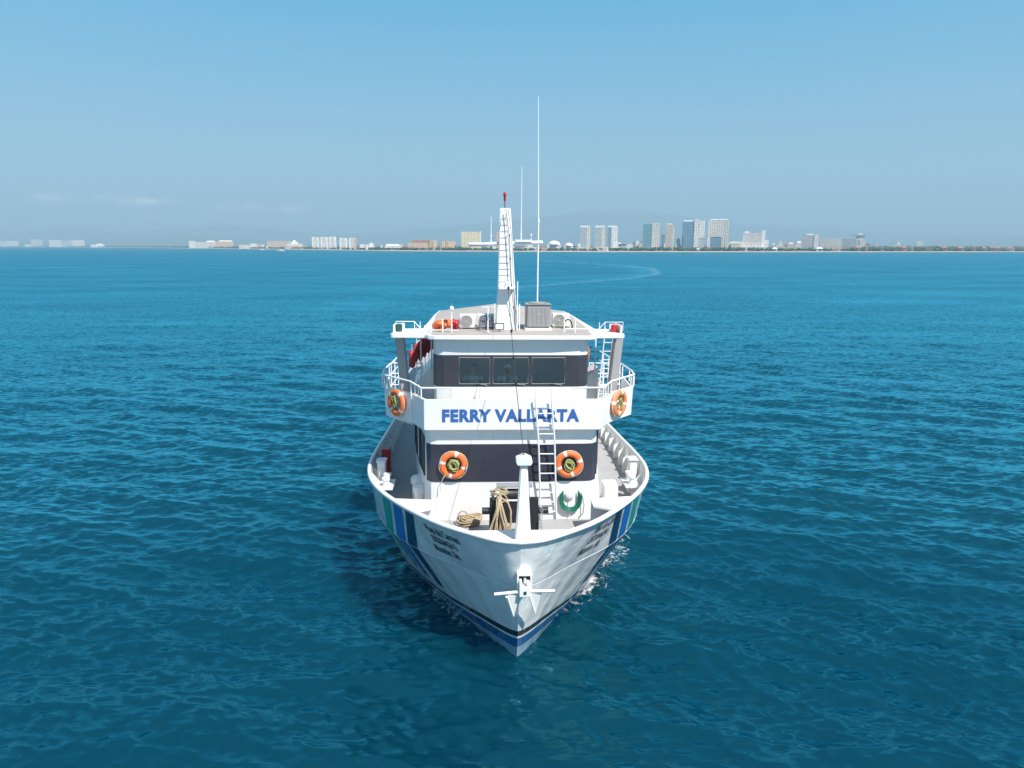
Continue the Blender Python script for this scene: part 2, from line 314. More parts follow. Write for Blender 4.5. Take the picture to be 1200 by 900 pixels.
def build_sea():
    k = 1.0 / 711.0
    rs = [3.0]
    while rs[-1] < 28000:
        r = rs[-1]; dr = max(.042, r * r / CAM_H * k * .85)
        if r > 3000: dr = r * .25
        rs.append(r + dr)
    r = np.array(rs); th = np.linspace(R(-58), R(58), 2200)
    rr, tt = np.meshgrid(r, th, indexing='ij'); X = (rr * np.sin(tt)).astype(np.float64); Y = (rr * np.cos(tt)).astype(np.float64)
    dr = np.gradient(r); sp = np.maximum(dr, r * (th[1] - th[0]))[:, None]
    rng = np.random.default_rng(5)
    Z = np.zeros_like(X); DX = np.zeros_like(X); DY = np.zeros_like(X); lost = np.zeros_like(X)
    nc = 150; lam = 0.26 * (9.0 / 0.26) ** (np.linspace(0, 1, nc) ** 1.0)
    wind = R(255)                                  # crests roughly across the view, wind a little from the right
    slope0 = 0.031
    for i, l in enumerate(lam):
        spread = R(62) if l < 2 else R(38)
        a = wind + rng.normal() * spread * .6; kx, ky = math.cos(a), math.sin(a); w = 2 * math.pi / l
        s = slope0 * ((1.2 / l) ** .25 if l < 1.2 else (1.2 / l) ** .38 if l < 3 else .706 * (3 / l) ** 1.0) * rng.uniform(.6, 1.4)
        amp = s / w
        fade = np.clip((l / sp - 2.2) / 3.0, 0, 1)
        ph = w * (kx * X + ky * Y) + rng.uniform(0, 6.283)
        sn, cs = np.sin(ph), np.cos(ph)
        Z += amp * fade * cs; DX -= amp * fade * kx * sn * .65; DY -= amp * fade * ky * sn * .65
        lost += (s * s * .5) * (1 - fade)
    lost = np.sqrt(lost)
    # where the ferry has passed: bow waves, foam and the wake behind
    inv = np.array(SHIP.inverted()); lx = inv[0, 0] * X + inv[0, 1] * Y + inv[0, 3]; ly = inv[1, 0] * X + inv[1, 1] * Y + inv[1, 3]
    foam = np.zeros_like(X)
    hw = np.interp(ly, TW[0], TW[1]); gap = np.abs(lx) - hw
    along = (ly > -.4) & (ly < LEN) & (gap > -.3)
    foam += np.where(along, (.30 + .20 * np.sin(ly * 2.3 + 1.7 * np.sin(ly * .9 + lx)) ) * np.exp(-np.clip(gap, 0, 9) / .35) * np.clip((ly + .3) / .5, 0, 1) * np.where(lx > 0, 1.0, .7), 0)
    foam += np.where((ly > 1.2) & (ly < 7) & (lx > 0) & (gap > -.3), .27 * np.exp(-((gap - .6) / .6) ** 2) * np.clip((ly - 1.2) / 2, 0, 1), 0)
    foam += np.where((ly > 1.5) & (ly < 6) & (lx < 0) & (gap > -.3), .2 * np.exp(-((gap - .6) / .6) ** 2), 0)
    for sgn in (-1, 1):                            # diverging bow waves, about 20 degrees off the track
        d = sgn * lx - (.5 + (ly) * math.tan(R(24)))
        env = np.clip(ly / 2.5, 0, 1) * np.exp(-np.clip(ly, 0, 99) / 16)
        Z += env * (.12 * np.exp(-(d / .65) ** 2) - .07 * np.exp(-((d + 1.3) / .8) ** 2) + .06 * np.exp(-((d + 2.7) / .7) ** 2)) * (ly < 40)
        foam += .5 * env * np.exp(-(d / .35) ** 2) * np.clip(1 - ly / 12, 0, 1)
    Z += np.where((ly > -1.2) & (ly < 4), .06 * np.exp(-np.clip(np.abs(gap), 0, 9) / .5) * np.exp(-np.abs(ly - .6)), 0)
    Z[np.broadcast_to(rr, Z.shape) > 3500] = 0
    path = np.array([(0, 40), (0.4, 171), (18.7, 197), (37.5, 226), (53, 262), (57, 285), (64, 330), (62, 380), (50, 427), (20, 520)], float)
    px = np.interp(Y, path[:, 1], path[:, 0]); far = (Y > 168) & (Y < 520) & (np.abs(X) < 120)
    slick = np.where(far, np.exp(-((X - px + 4.5) / (2.0 + Y * .012)) ** 2), 0) * .9
    wk = np.where(far, np.exp(-((X - px) / (.5 + Y * .0035)) ** 2), 0)
    foam += wk * .12
    path2 = np.array([(-9, 18), (-16, 45), (-24, 75), (-33, 105), (-30, 140), (-20, 180)], float)
    px2 = np.interp(Y, path2[:, 1], path2[:, 0]); f2 = (Y > 30) & (Y < 180)
    slick = np.maximum(slick, np.where(f2, np.exp(-((X - px2 - 6) / 6) ** 2), 0) * .6)
    nr, nt_ = X.shape
    co = np.stack([X + DX, Y + DY, Z], -1).reshape(-1, 3).astype(np.float32)
    idx = np.arange(nr * nt_).reshape(nr, nt_)
    q = np.stack([idx[:-1, :-1], idx[:-1, 1:], idx[1:, 1:], idx[1:, :-1]], -1).reshape(-1, 4)
    me = bpy.data.meshes.new('sea'); me.vertices.add(len(co)); me.vertices.foreach_set('co', co.ravel())
    me.loops.add(q.size); me.loops.foreach_set('vertex_index', q.ravel().astype(np.int32))
    me.polygons.add(len(q)); me.polygons.foreach_set('loop_start', np.arange(0, q.size, 4, dtype=np.int32))
    me.update(calc_edges=True)
    for n_, a_ in (('lost', lost), ('foam', foam), ('slick', slick), ('wake', wk)):
        at = me.attributes.new(n_, 'FLOAT', 'POINT'); at.data.foreach_set('value', a_.ravel().astype(np.float32))
    me.shade_smooth(); me.materials.append(water_material())
    o = bpy.data.objects.new('sea', me); COL.objects.link(o); tag(o, kind='structure')
    tag(o, 'deep teal sea with small wind ripples running out to the far shore', 'sea')
build_sea()
# ================================================================= SETTING: the far shore
def pix_dir(u, v):
    return (u - 600) / F * _r + (450 - v) / F * _u + _f0
SHORE = ((-250, 14000), (0, 9000), (60, 6800), (100, 5300), (200, 3630), (300, 2560), (450, 1640), (600, 1510), (700, 1500), (900, 1600), (1100, 1820), (1200, 1980), (1400, 2500))
def shore_y(u): return L(u, [a for a, b in SHORE], [b for a, b in SHORE])
def ground_pt(u, Y):                              # bearing of photo column u at depth Y
    d = pix_dir(u, 291); return Vector((d.x / d.y * Y, Y, 0))
def build_land():
    us = list(range(-240, 1401, 10)); rng = random.Random(3)
    sand = mat('beach_sand', (.46, .40, .32), .9, var=.2, vscale=.02)
    soil = mat('coastal_plain', (.085, .10, .055), .95, var=.4, vscale=.01)
    mb = MB(); ms = MB(); prof = ((0, -.4), (9, .9), (26, 1.9)); land = ((25, 1.95), (60, 2.6), (400, 4), (3000, 12), (9000, 30))
    for m_, pr in ((ms, prof), (mb, land)):
        vs = []
        for u in us:
            for dy, z in pr:
                Y = shore_y(u) + dy * (1 + .2 * math.sin(u * .7)); p = ground_pt(u, Y); vs.append((p.x, p.y, z))
        k = len(pr); fs = [(i * k + j, (i + 1) * k + j, (i + 1) * k + j + 1, i * k + j + 1) for i in range(len(us) - 1) for j in range(k - 1)]
        m_.add(vs, fs)
    tag(ms.build('beach', sand), 'thin pale strip of sand along the far shore', 'beach', kind='structure')
    tag(mb.build('coastal_plain', soil), 'flat green land behind the beach', 'land', kind='structure')
    # mountains inland, all but lost in the haze
    hm = mat('hills', (.05, .07, .045), .95, var=.3, vscale=.001)
    for nm, Y, pts in (('hills', 17500, ((-200, 268), (20, 272), (90, 268), (150, 272), (215, 268), (262, 264), (330, 270), (400, 276), (480, 270), (560, 262), (640, 254), (690, 247), (735, 245), (790, 252), (860, 262), (950, 268), (1080, 274), (1200, 276), (1400, 274))),
                       ('hills', 13500, ((-200, 284), (60, 282), (130, 279), (210, 276), (262, 278), (340, 284), (420, 287), (900, 287), (1000, 285), (1100, 282), (1200, 277), (1400, 270)))):
        mb = MB(); vs = []; n = 0
        for u in range(-200, 1401, 8):
            v = L(u, [a for a, b in pts], [b for a, b in pts]) + noise.noise((u * .021, Y, 0)) * 1.6 + noise.noise((u * .09, Y, 3)) * .7
            d = pix_dir(u, v); h = max(20, CAM_H + d.z / d.y * Y); x = d.x / d.y
            for dy, k in ((-2600, 0), (-1700, .35), (-800, .74), (0, 1), (1400, .5)):
                vs.append((x * (Y + dy), Y + dy, h * k * (1 + .12 * noise.noise((u * .05, dy * .002, 1)) * (k < 1)) + (0 if k else 8))); 
            n += 1
        fs = [(i * 5 + j, (i + 1) * 5 + j, (i + 1) * 5 + j + 1, i * 5 + j + 1) for i in range(n - 1) for j in range(4)]
        mb.add(vs, fs); tag(mb.build(nm, hm, smooth=80), 'faint blue mountains inland behind the coast', 'hills', kind='structure')
build_land()

# ---------------------------------------------------------------- trees along the shore: a far-off belt read as one mass
def build_trees():
    fol = bpy.data.materials.new('far_foliage'); fol.use_nodes = True; t = fol.node_tree; b = t.nodes['Principled BSDF']
    b.inputs['Roughness'].default_value = .8
    at = N(t, 'ShaderNodeAttribute', attribute_name='tone'); rp = t.nodes.new('ShaderNodeValToRGB'); t.links.new(at.outputs['Fac'], rp.inputs[0]); t.links.new(rp.outputs[0], b.inputs['Base Color'])
    e = rp.color_ramp.elements; e[0].color = (.030, .055, .030, 1); e[1].color = (.085, .12, .045, 1); q = e.new(.55); q.color = (.050, .085, .040, 1)
    ico = bmesh.new(); bmesh.ops.create_icosphere(ico, subdivisions=2, radius=1); ico.verts.ensure_lookup_table()
    V0 = np.array([v.co for v in ico.verts]); F0 = [tuple(v.index for v in f.verts) for f in ico.faces]; ico.free()
    rng = np.random.default_rng(11); vs = []; fs = []; tone = []
    def clump(x, y, z, r, h, k):
        o = len(vs); j = rng.uniform(.6, 1.25, (len(V0), 1)); P_ = V0 * j * np.array([r, r, h]) + np.array([x, y, z])
        vs.extend(map(tuple, P_)); fs.extend([tuple(i + o for i in f) for f in F0]); tone.extend(np.clip(k + rng.normal(0, .12, len(V0)), 0, 1))
    segs = ((0, 200, 3.5, 5, 1.0), (200, 470, 3.5, 6, .9), (425, 530, 4.0, 7, 1.2), (520, 560, 4, 7.5, 1.6), (560, 720, 4, 7, 1.1), (700, 770, 5, 8, 1.6), (770, 900, 5, 9, 1.6), (900, 1010, 4.5, 8, 1.5), (1000, 1215, 6.5, 11, 3.2))
    for u0, u1, hmin, hmax, dens in segs:
        for _ in range(int((u1 - u0) * dens * 1.5)):
            u = rng.uniform(u0, u1); Y0 = shore_y(u); dy = rng.choice([rng.uniform(32, 60), rng.uniform(90, 240)])
            p = ground_pt(u, Y0 + dy); h = rng.uniform(hmin, hmax) * (1.0 if dy < 80 else 1.15) * (Y0 / 1600) ** .4
            k = rng.uniform(.15, .85)
            for _k in range(3): clump(p.x + rng.normal() * h * .35, p.y + rng.normal() * 2, 2 + h * rng.uniform(.4, .75), h * rng.uniform(.25, .45), h * rng.uniform(.2, .36), k)
    me = bpy.data.meshes.new('shore_trees'); me.from_pydata(vs, [], fs); a = me.attributes.new('tone', 'FLOAT', 'POINT'); a.data.foreach_set('value', np.array(tone, np.float32))
    me.materials.append(fol); o = bpy.data.objects.new('shore_trees', me); COL.objects.link(o)
    tag(o, 'dark green belt of trees along the far beach', 'trees', kind='stuff')
build_trees()

# ---------------------------------------------------------------- buildings on the shore
def facade(name, wall, glass, fh=3.3, bw=4.2, ph=.55, pw=.62, rough=.7):
    m = bpy.data.materials.new(name); m.use_nodes = True; t = m.node_tree; b = t.nodes['Principled BSDF']
    c = N(t, 'ShaderNodeTexCoord'); s = N(t, 'ShaderNodeSeparateXYZ'); t.links.new(c.outputs['Object'], s.inputs[0])
    fz = M2(t, 'FRACT', M2(t, 'DIVIDE', s.outputs[2], fh)); fx = M2(t, 'FRACT', M2(t, 'DIVIDE', M2(t, 'ADD', M2(t, 'ADD', s.outputs[0], s.outputs[1]), 500), bw))
    k = M2(t, 'MULTIPLY', M2(t, 'MULTIPLY', M2(t, 'GREATER_THAN', fz, .22), M2(t, 'LESS_THAN', fz, .22 + ph)), M2(t, 'MULTIPLY', M2(t, 'GREATER_THAN', fx, .19), M2(t, 'LESS_THAN', fx, .19 + pw)))
    g = N(t, 'ShaderNodeNewGeometry'); sn = N(t, 'ShaderNodeSeparateXYZ'); t.links.new(g.outputs['Normal'], sn.inputs[0])
    k = M2(t, 'MULTIPLY', k, M2(t, 'LESS_THAN', sn.outputs[2], .5))
    w = N(t, 'ShaderNodeTexWhiteNoise'); cb = N(t, 'ShaderNodeCombineXYZ')
    t.links.new(M2(t, 'FLOOR', M2(t, 'DIVIDE', s.outputs[2], fh)), cb.inputs[2]); t.links.new(M2(t, 'FLOOR', M2(t, 'DIVIDE', M2(t, 'ADD', s.outputs[0], s.outputs[1]), bw)), cb.inputs[0]); t.links.new(cb.outputs[0], w.inputs[0])
    k = M2(t, 'MULTIPLY', k, M2(t, 'ADD', M2(t, 'MULTIPLY', w.outputs[0], .6), .4))
    mx = N(t, 'ShaderNodeMix', data_type='RGBA'); mx.inputs[6].default_value = (*wall, 1); mx.inputs[7].default_value = (*glass, 1); t.links.new(k, mx.inputs[0])
    t.links.new(mx.outputs[2], b.inputs['Base Color']); t.links.new(M2(t, 'SUBTRACT', rough, M2(t, 'MULTIPLY', k, .5)), b.inputs['Roughness'])
    return m
FM = {
 'cream': facade('cream_facade', (.74, .68, .57), (.14, .16, .18)), 'white': facade('white_facade', (.84, .82, .79), (.26, .23, .26)),
 'yellow': facade('yellow_facade', (.76, .64, .42), (.42, .38, .32), 3.6, 7), 'grid': facade('grid_facade', (.72, .68, .62), (.22, .23, .26), 3.3, 5),
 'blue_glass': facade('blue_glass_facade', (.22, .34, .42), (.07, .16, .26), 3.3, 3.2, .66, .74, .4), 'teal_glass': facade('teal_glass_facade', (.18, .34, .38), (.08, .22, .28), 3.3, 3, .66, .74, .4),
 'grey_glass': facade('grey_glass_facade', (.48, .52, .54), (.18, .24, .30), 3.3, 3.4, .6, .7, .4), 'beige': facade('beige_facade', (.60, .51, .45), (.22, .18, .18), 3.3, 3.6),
 'terra': facade('terracotta_facade', (.66, .46, .34), (.40, .29, .24), 3.3, 4), 'orange': facade('orange_facade', (.74, .53, .34), (.44, .32, .22), 3.3, 4), 'pink': facade('pink_facade', (.64, .47, .40), (.26, .18, .16)),
 'grey': facade('grey_facade', (.55, .55, .56), (.18, .19, .22), 3.3, 4), 'plain': mat('white_render', (.84, .83, .80), .7, var=.08, vscale=.1), 'red': mat('red_roof_tile', (.40, .20, .15), .85, var=.3, vscale=.2),
 'dark': mat('dark_roof', (.10, .10, .11), .8), 'rose': mat('rose_wall', (.50, .30, .25), .8, var=.2, vscale=.1), 'sandy': mat('sandy_wall', (.52, .37, .22), .8, var=.15, vscale=.1),
}
def site(u0, u1, vtop, back=70, depth=.6):
    uc = (u0 + u1) / 2; Y = shore_y(uc) + back; p = ground_pt(uc, Y); d = pix_dir(uc, vtop)
    w = (ground_pt(u1, Y) - ground_pt(u0, Y)).length; h = CAM_H + d.z / d.y * Y
    M_ = Matrix.Translation((p.x, p.y, 2.0)) @ Matrix.Rotation(-math.atan2(p.x, p.y), 4, 'Z')
    return M_, w, h - 2.0, max(12, min(w * depth, 60))
def tower(name, u0, u1, vtop, label, parts, cat='building', group=None, back=70):
    """parts: (kind, material, x0, x1, z0, z1, y0, y1) in fractions of width, height and depth; y 0 is the sea front"""
    M_, w, h, dp = site(u0, u1, vtop, back); r = empty(name, M_); tag(r, label, cat, group)
    for kind, mt, x0, x1, z0, z1, y0, y1 in parts:
        mb = MB(); mb.box((x0 - .5) * w, (x1 - .5) * w, y0 * dp, y1 * dp, z0 * h - (1.5 if z0 == 0 else 0), z1 * h)
        mb.build(kind, FM[mt], r)
    return r
TW_ = 'high-rise towers along the far beach'
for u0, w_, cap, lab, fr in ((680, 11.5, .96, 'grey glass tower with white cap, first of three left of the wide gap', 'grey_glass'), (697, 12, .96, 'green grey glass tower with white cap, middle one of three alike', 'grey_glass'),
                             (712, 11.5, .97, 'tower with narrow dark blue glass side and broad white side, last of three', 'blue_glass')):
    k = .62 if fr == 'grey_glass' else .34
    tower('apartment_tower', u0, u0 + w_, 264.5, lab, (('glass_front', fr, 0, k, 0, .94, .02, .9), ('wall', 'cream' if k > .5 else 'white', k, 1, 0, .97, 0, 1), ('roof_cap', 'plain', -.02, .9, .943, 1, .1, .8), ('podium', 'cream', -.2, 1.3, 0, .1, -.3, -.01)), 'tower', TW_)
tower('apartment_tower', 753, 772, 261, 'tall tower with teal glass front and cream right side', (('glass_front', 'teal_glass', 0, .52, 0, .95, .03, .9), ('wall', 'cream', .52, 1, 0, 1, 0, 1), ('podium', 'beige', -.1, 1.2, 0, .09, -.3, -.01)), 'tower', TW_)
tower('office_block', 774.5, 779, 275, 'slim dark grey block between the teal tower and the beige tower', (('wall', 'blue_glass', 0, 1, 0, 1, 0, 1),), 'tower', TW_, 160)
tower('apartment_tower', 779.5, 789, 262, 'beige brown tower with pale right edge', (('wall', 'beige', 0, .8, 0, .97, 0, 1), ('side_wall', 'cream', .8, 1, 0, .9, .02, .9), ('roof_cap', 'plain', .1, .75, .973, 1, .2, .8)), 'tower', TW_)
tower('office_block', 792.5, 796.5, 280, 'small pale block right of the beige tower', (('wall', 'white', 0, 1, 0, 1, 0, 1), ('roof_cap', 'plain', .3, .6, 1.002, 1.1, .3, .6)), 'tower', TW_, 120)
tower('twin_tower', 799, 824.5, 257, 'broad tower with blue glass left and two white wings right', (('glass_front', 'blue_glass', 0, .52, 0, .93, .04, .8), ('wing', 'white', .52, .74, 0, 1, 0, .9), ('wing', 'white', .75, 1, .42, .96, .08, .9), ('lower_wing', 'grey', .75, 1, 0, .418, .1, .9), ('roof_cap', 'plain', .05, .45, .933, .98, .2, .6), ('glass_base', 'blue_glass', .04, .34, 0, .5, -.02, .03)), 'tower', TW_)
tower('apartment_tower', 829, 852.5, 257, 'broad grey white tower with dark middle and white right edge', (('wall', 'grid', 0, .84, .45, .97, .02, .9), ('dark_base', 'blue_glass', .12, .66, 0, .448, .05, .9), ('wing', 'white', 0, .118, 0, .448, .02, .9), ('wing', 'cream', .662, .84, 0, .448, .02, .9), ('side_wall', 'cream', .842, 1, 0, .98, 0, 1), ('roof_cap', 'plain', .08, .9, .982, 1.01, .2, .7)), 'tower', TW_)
tower('low_hotel', 853.5, 869, 283, 'low cream hotel between the grey white tower and the grid fronted hotel', (('wall', 'cream', .2, .85, 0, .85, -.1, .8), ('wall', 'white', 0, 1, 0, 1, .82, 1.4)), 'hotel')
tower('grand_hotel', 869.5, 895, 270, 'cream hotel slab with window grid and white right tower', (('wall', 'grid', .02, .84, 0, .88, .02, .6), ('stair_tower', 'plain', .842, 1, 0, 1, 0, .6), ('roof_cap', 'plain', .1, .28, .883, .96, .1, .5), ('podium', 'white', -.05, 1, 0, .2, -.3, -.01)), 'hotel')
tower('annex', 895.5, 900, 281, 'small white annex right of the grid fronted hotel', (('wall', 'white', 0, 1, 0, 1, 0, 1),), 'building')
tower('low_hotel', 923, 938, 284, 'low cream villa hotel left of the grey and white block', (('wall', 'cream', 0, .7, 0, .8, 0, 1), ('wall', 'white', .702, 1, 0, .95, .1, 1), ('roof_cap', 'plain', .1, .4, .803, 1.02, .2, .8)), 'hotel')
tower('apartment_block', 939, 957.5, 274, 'grey block with white right side near the right end', (('wall', 'grey', 0, .74, 0, .94, 0, .8), ('side_wall', 'white', .742, 1, 0, .97, -.05, .8), ('roof_cap', 'plain', .3, .7, .943, 1, .2, .6)), 'building')
tower('long_hotel', 961, 985, 279.5, 'long beige hotel with window grid', (('wall', 'grid', 0, 1, 0, .96, 0, .5), ('roof_edge', 'grey', 0, 1, .963, 1, .05, .5)), 'hotel')
tower('long_hotel', 985.5, 1002, 279.5, 'long blue grey hotel wing beside the roofed tower', (('wall', 'grey_glass', 0, 1, 0, 1, .1, .6),), 'hotel')
tower('hotel_tower', 999, 1013, 274, 'white hotel tower under a wide dark overhanging roof', (('wall', 'white', .22, .88, 0, .86, 0, .8), ('window_bay', 'pink', .47, .58, .4, .65, -.02, -.002), ('roof', 'grey', -.12, 1.0, .88, .96, -.1, .9), ('roof_cap', 'plain', .4, .7, .962, 1.03, .1, .7)), 'hotel')
# left of the ferry
tower('grand_hotel', 540.5, 564, 271, 'large yellow cream hotel with balcony grid left of the mast', (('wall', 'yellow', 0, .93, .1, .95, .02, .6), ('side_wall', 'white', .932, 1, 0, 1, 0, .6), ('roof_edge', 'grey', 0, .93, .953, .985, .05, .6), ('podium', 'cream', 0, .93, 0, .098, 0, .6)), 'hotel')
tower('apartment_tower', 581, 589, 272, 'dull rose tower half hidden behind the mast', (('wall', 'pink', 0, 1, 0, .96, 0, 1), ('roof_cap', 'grey', .2, .7, .963, 1, .2, .8)), 'tower')
tower('hotel_block', 516, 534, 281, 'orange hotel block between the long red roof and the yellow hotel', (('wall', 'orange', .12, 1, 0, .85, 0, .7), ('stair_tower', 'sandy', .35, .52, 0, 1, -.05, -.01), ('wall', 'terra', 0, .118, 0, .6, .1, .7)), 'hotel')
tower('resort_hotel', 476, 512, 281, 'long terracotta resort with sloping red roof', (('wall', 'terra', .05, .74, 0, .7, 0, .5), ('roof', 'red', .2, .74, .703, .95, .05, .5), ('end_tower', 'sandy', .742, .86, 0, 1, -.05, .5), ('end_tower', 'orange', .88, 1, 0, .97, -.05, .5)), 'hotel')
tower('low_hotel', 451, 470, 286, 'low white hotel left of the red roofed resort', (('wall', 'white', 0, 1, 0, .7, 0, 1), ('roof_cap', 'plain', .1, .9, .703, 1, .2, .8)), 'hotel')
tower('apartment_block', 428.5, 437.5, 284.5, 'small white block with a stepped top', (('wall', 'white', 0, .5, 0, .75, 0, 1), ('wall', 'plain', .502, 1, 0, 1, 0, 1)), 'building')
for (u0, u1, v), lab in zip(((366, 374.5, 278), (375.8, 385, 278), (386, 394.5, 277.5), (398, 407.5, 279), (409, 418, 279)),
                         ('white tower block, first from the left in a row of five', 'white tower block, second from the left in a row of five', 'white tower block, middle of the row of five', 'white tower block right of the gap in the row of five', 'white tower block with rose middle, last of the row of five')):
    tower('apartment_tower', u0, u1, v, lab, (('wall', 'white', 0, .35, 0, .97, 0, 1), ('balcony_stack', 'cream', .352, .66, 0, .94, -.06, .9), ('wall', 'white' if u0 < 409 else 'pink', .662, 1, 0, .97, 0, 1), ('roof_cap', 'plain', .1, .9, .973, 1, .2, .8)), 'tower', 'row of five white towers')
tower('stepped_resort', 334, 358, 281.5, 'stepped pale resort rising to a point left of the white towers', (('terrace', 'pink', 0, 1, 0, .35, 0, 1), ('terrace', 'cream', .12, .85, .352, .6, .2, 1), ('terrace', 'white', .3, .65, .602, .8, .4, 1), ('roof_cap', 'plain', .4, .55, .802, 1, .5, .9)), 'hotel')
tower('long_hotel', 314, 342, 282, 'long rose white hotel behind the stepped resort', (('wall', 'pink', 0, .85, 0, .95, 0, .4), ('end_tower', 'grey', .852, .95, 0, 1, 0, .4)), 'hotel', None, 260)
tower('low_hotel', 281, 309, 285, 'low cream resort with broken roofline', (('wall', 'cream', 0, .45, 0, .7, 0, .6), ('wall', 'white', .452, .7, 0, .95, 0, .6), ('wall', 'pink', .702, 1, 0, .8, 0, .6)), 'hotel')
tower('long_hotel', 224, 272, 281.5, 'long cream hotel with pale towers farthest left of the bay resorts', (('wall', 'cream', .02, .6, 0, .78, 0, .4), ('end_tower', 'white', 0, .14, 0, .9, -.03, -.002), ('wall', 'terra', .602, 1, 0, .85, -.02, .4), ('roof_cap', 'plain', .4, .58, .783, .95, .1, .3), ('roof_cap', 'plain', .68, .98, .853, 1, .1, .3)), 'hotel')
tower('low_hotel', 108, 126, 285.5, 'tiny white hotel low on the far left shore', (('wall', 'plain', 0, .8, 0, .7, 0, .6), ('roof_cap', 'plain', .35, .65, .703, 1, .2, .5)), 'hotel')
tower('long_hotel', 61.5, 97, 281, 'long white hotel slab on the far left shore', (('wall', 'white', 0, .34, 0, .95, 0, .4), ('wall', 'grey', .342, .62, 0, .9, .05, .4), ('wall', 'white', .622, 1, 0, .97, 0, .4)), 'hotel')
tower('hotel_block', 31, 49, 280.5, 'small cream hotel block between the two long white ones', (('wall', 'cream', .35, 1, 0, 1, 0, .7), ('wall', 'plain', 0, .348, 0, .3, 0, .7)), 'hotel')
tower('low_hotel', -4, 20, 282, 'white hotel cut by the left edge of view', (('wall', 'white', 0, .5, 0, .9, 0, .6), ('wall', 'plain', .502, 1, 0, .98, .05, .6)), 'hotel')
# low buildings right of the mast
def domed(u0, u1, v, label):
    M_, w, h, dp = site(u0, u1, v, 60); r = empty('domed_hall', M_); tag(r, label, 'hall')
    mb = MB(); mb.box(-w / 2, w / 2, 0, w * .5, -1.5, h * .62); mb.build('wall', FM['white'], r)
    mb = MB(); mb.lathe((0, w * .25, h * .622), ((w * .42, 0), (w * .40, h * .16), (w * .28, h * .30), (w * .05, h * .38)), 16); mb.build('roof', FM['plain'], r, 60)
domed(641, 657.5, 282, 'broad white domed hall right of the mast')
domed(661, 672, 284.5, 'narrow white domed hall left of the glass towers')
tower('beach_hotel', 630, 647, 289, 'low red beach building in front of the broad domed hall', (('wall', 'rose', 0, .6, 0, .8, 0, .5), ('roof', 'red', .05, .55, .803, 1, .1, .5), ('wall', 'white', .602, 1, 0, .6, 0, .5)), 'building', None, 36)
tower('beach_hotel', 690, 713, 289, 'low cream beach hotel below the glass towers', (('wall', 'sandy', 0, .3, 0, .8, 0, .5), ('wall', 'cream', .302, 1, 0, 1, -.05, .5)), 'hotel', None, 36)
tower('beach_hotel', 718, 741, 284, 'low white buildings with dark roof right of the three towers', (('wall', 'plain', 0, .42, 0, 1, 0, .5), ('wall', 'grey', .422, .7, 0, .6, -.05, .5), ('roof', 'dark', .3, .68, .603, .8, -.04, -.002), ('wall', 'white', .702, 1, 0, .75, 0, .5)), 'building', None, 60)
tower('beach_hotel', 597, 629, 289.5, 'long low grey roofed building at the foot of the mast', (('wall', 'grey', 0, .55, 0, .8, 0, .4), ('wall', 'white', .552, 1, 0, 1, 0, .4)), 'building', None, 60)
# houses under the trees on the right
rng = random.Random(21)
LOOK = {'red': 'red tiled', 'dark': 'dark roofed', 'plain': 'white roofed'}; WALLN = {'rose': 'rose', 'sandy': 'sandy', 'plain': 'white', 'cream': 'cream'}
def house(u0, u1, v, wall, roof, label, back=34):
    M_, w, h, dp = site(u0, u1, v, back); dp = w * .8; r = empty('beach_house', M_); tag(r, label, 'house', 'houses along the right end of the beach')
    mb = MB(); mb.box(-w / 2, w / 2, 0, dp, -1.5, h * .6); mb.build('wall', FM[wall], r)
    mb = MB(); a, e_ = w * .55, h * .602
    mb.add([(-a, -.08 * dp, e_), (a, -.08 * dp, e_), (a, 1.08 * dp, e_), (-a, 1.08 * dp, e_), (-a * .45, dp / 2, h), (a * .45, dp / 2, h)], [(0, 1, 5, 4), (1, 2, 5), (2, 3, 4, 5), (3, 0, 4), (3, 2, 1, 0)]); mb.build('roof', FM[roof], r)
HS = ((905, 911, 290, 'cream', 'plain'), (916, 922, 289.5, 'sandy', 'red'), (957, 964, 289.5, 'plain', 'plain'), (975, 984, 290.5, 'cream', 'red'), (1000, 1008, 288.5, 'rose', 'red'), (1009, 1017, 290, 'rose', 'red'), (1027, 1036, 289, 'rose', 'dark'),
      (1040, 1050, 290, 'rose', 'dark'), (1053, 1062, 288, 'rose', 'red'), (1063, 1070, 289, 'sandy', 'red'), (1075, 1092, 289.5, 'rose', 'dark'), (1101, 1110, 288, 'rose', 'red'), (1111, 1116, 291, 'plain', 'plain'), (1118, 1129, 288.5, 'sandy', 'red'),
      (1133, 1143, 289.5, 'rose', 'dark'), (1145, 1156, 289, 'rose', 'red'), (1157, 1172, 288.5, 'rose', 'red'), (1175, 1188, 289, 'cream', 'red'), (1189, 1202, 289, 'rose', 'dark'), (860, 868, 290.5, 'sandy', 'red'), (812, 820, 291, 'rose', 'plain'), (768, 776, 290.5, 'sandy', 'dark'))
HL = ('tiny cream beach house right of the grid fronted hotel', 'tiny sandy house left of the low cream villa hotel', 'small white house at the foot of the grey and white block', 'small cream house before the long beige hotel', 'rose house below the hotel tower with the dark roof',
      'rose house where the tree belt begins', 'long low rose house under the first tall trees', 'dark roofed rose house beside the long low one', 'bright rose house with steep red roof left of a sandy house', 'narrow sandy house beside the steep red roof',
      'longest dark roofed house in the middle of the tree belt', 'tall rose house with red roof right of the longest house', 'little white hut between the rose house and the large sandy house', 'large sandy house with red roof', 'dark roofed house right of the large sandy house',
      'red roofed rose house left of the widest red roof', 'widest red roofed house on the right shore', 'pale cream house with red roof near the right edge', 'rose house cut by the right edge', 'sandy hut before the low cream hotel', 'rose hut before the twin winged tower', 'sandy hut at the foot of the teal tower')
for h_, l_ in zip(HS, HL): house(*h_, l_)
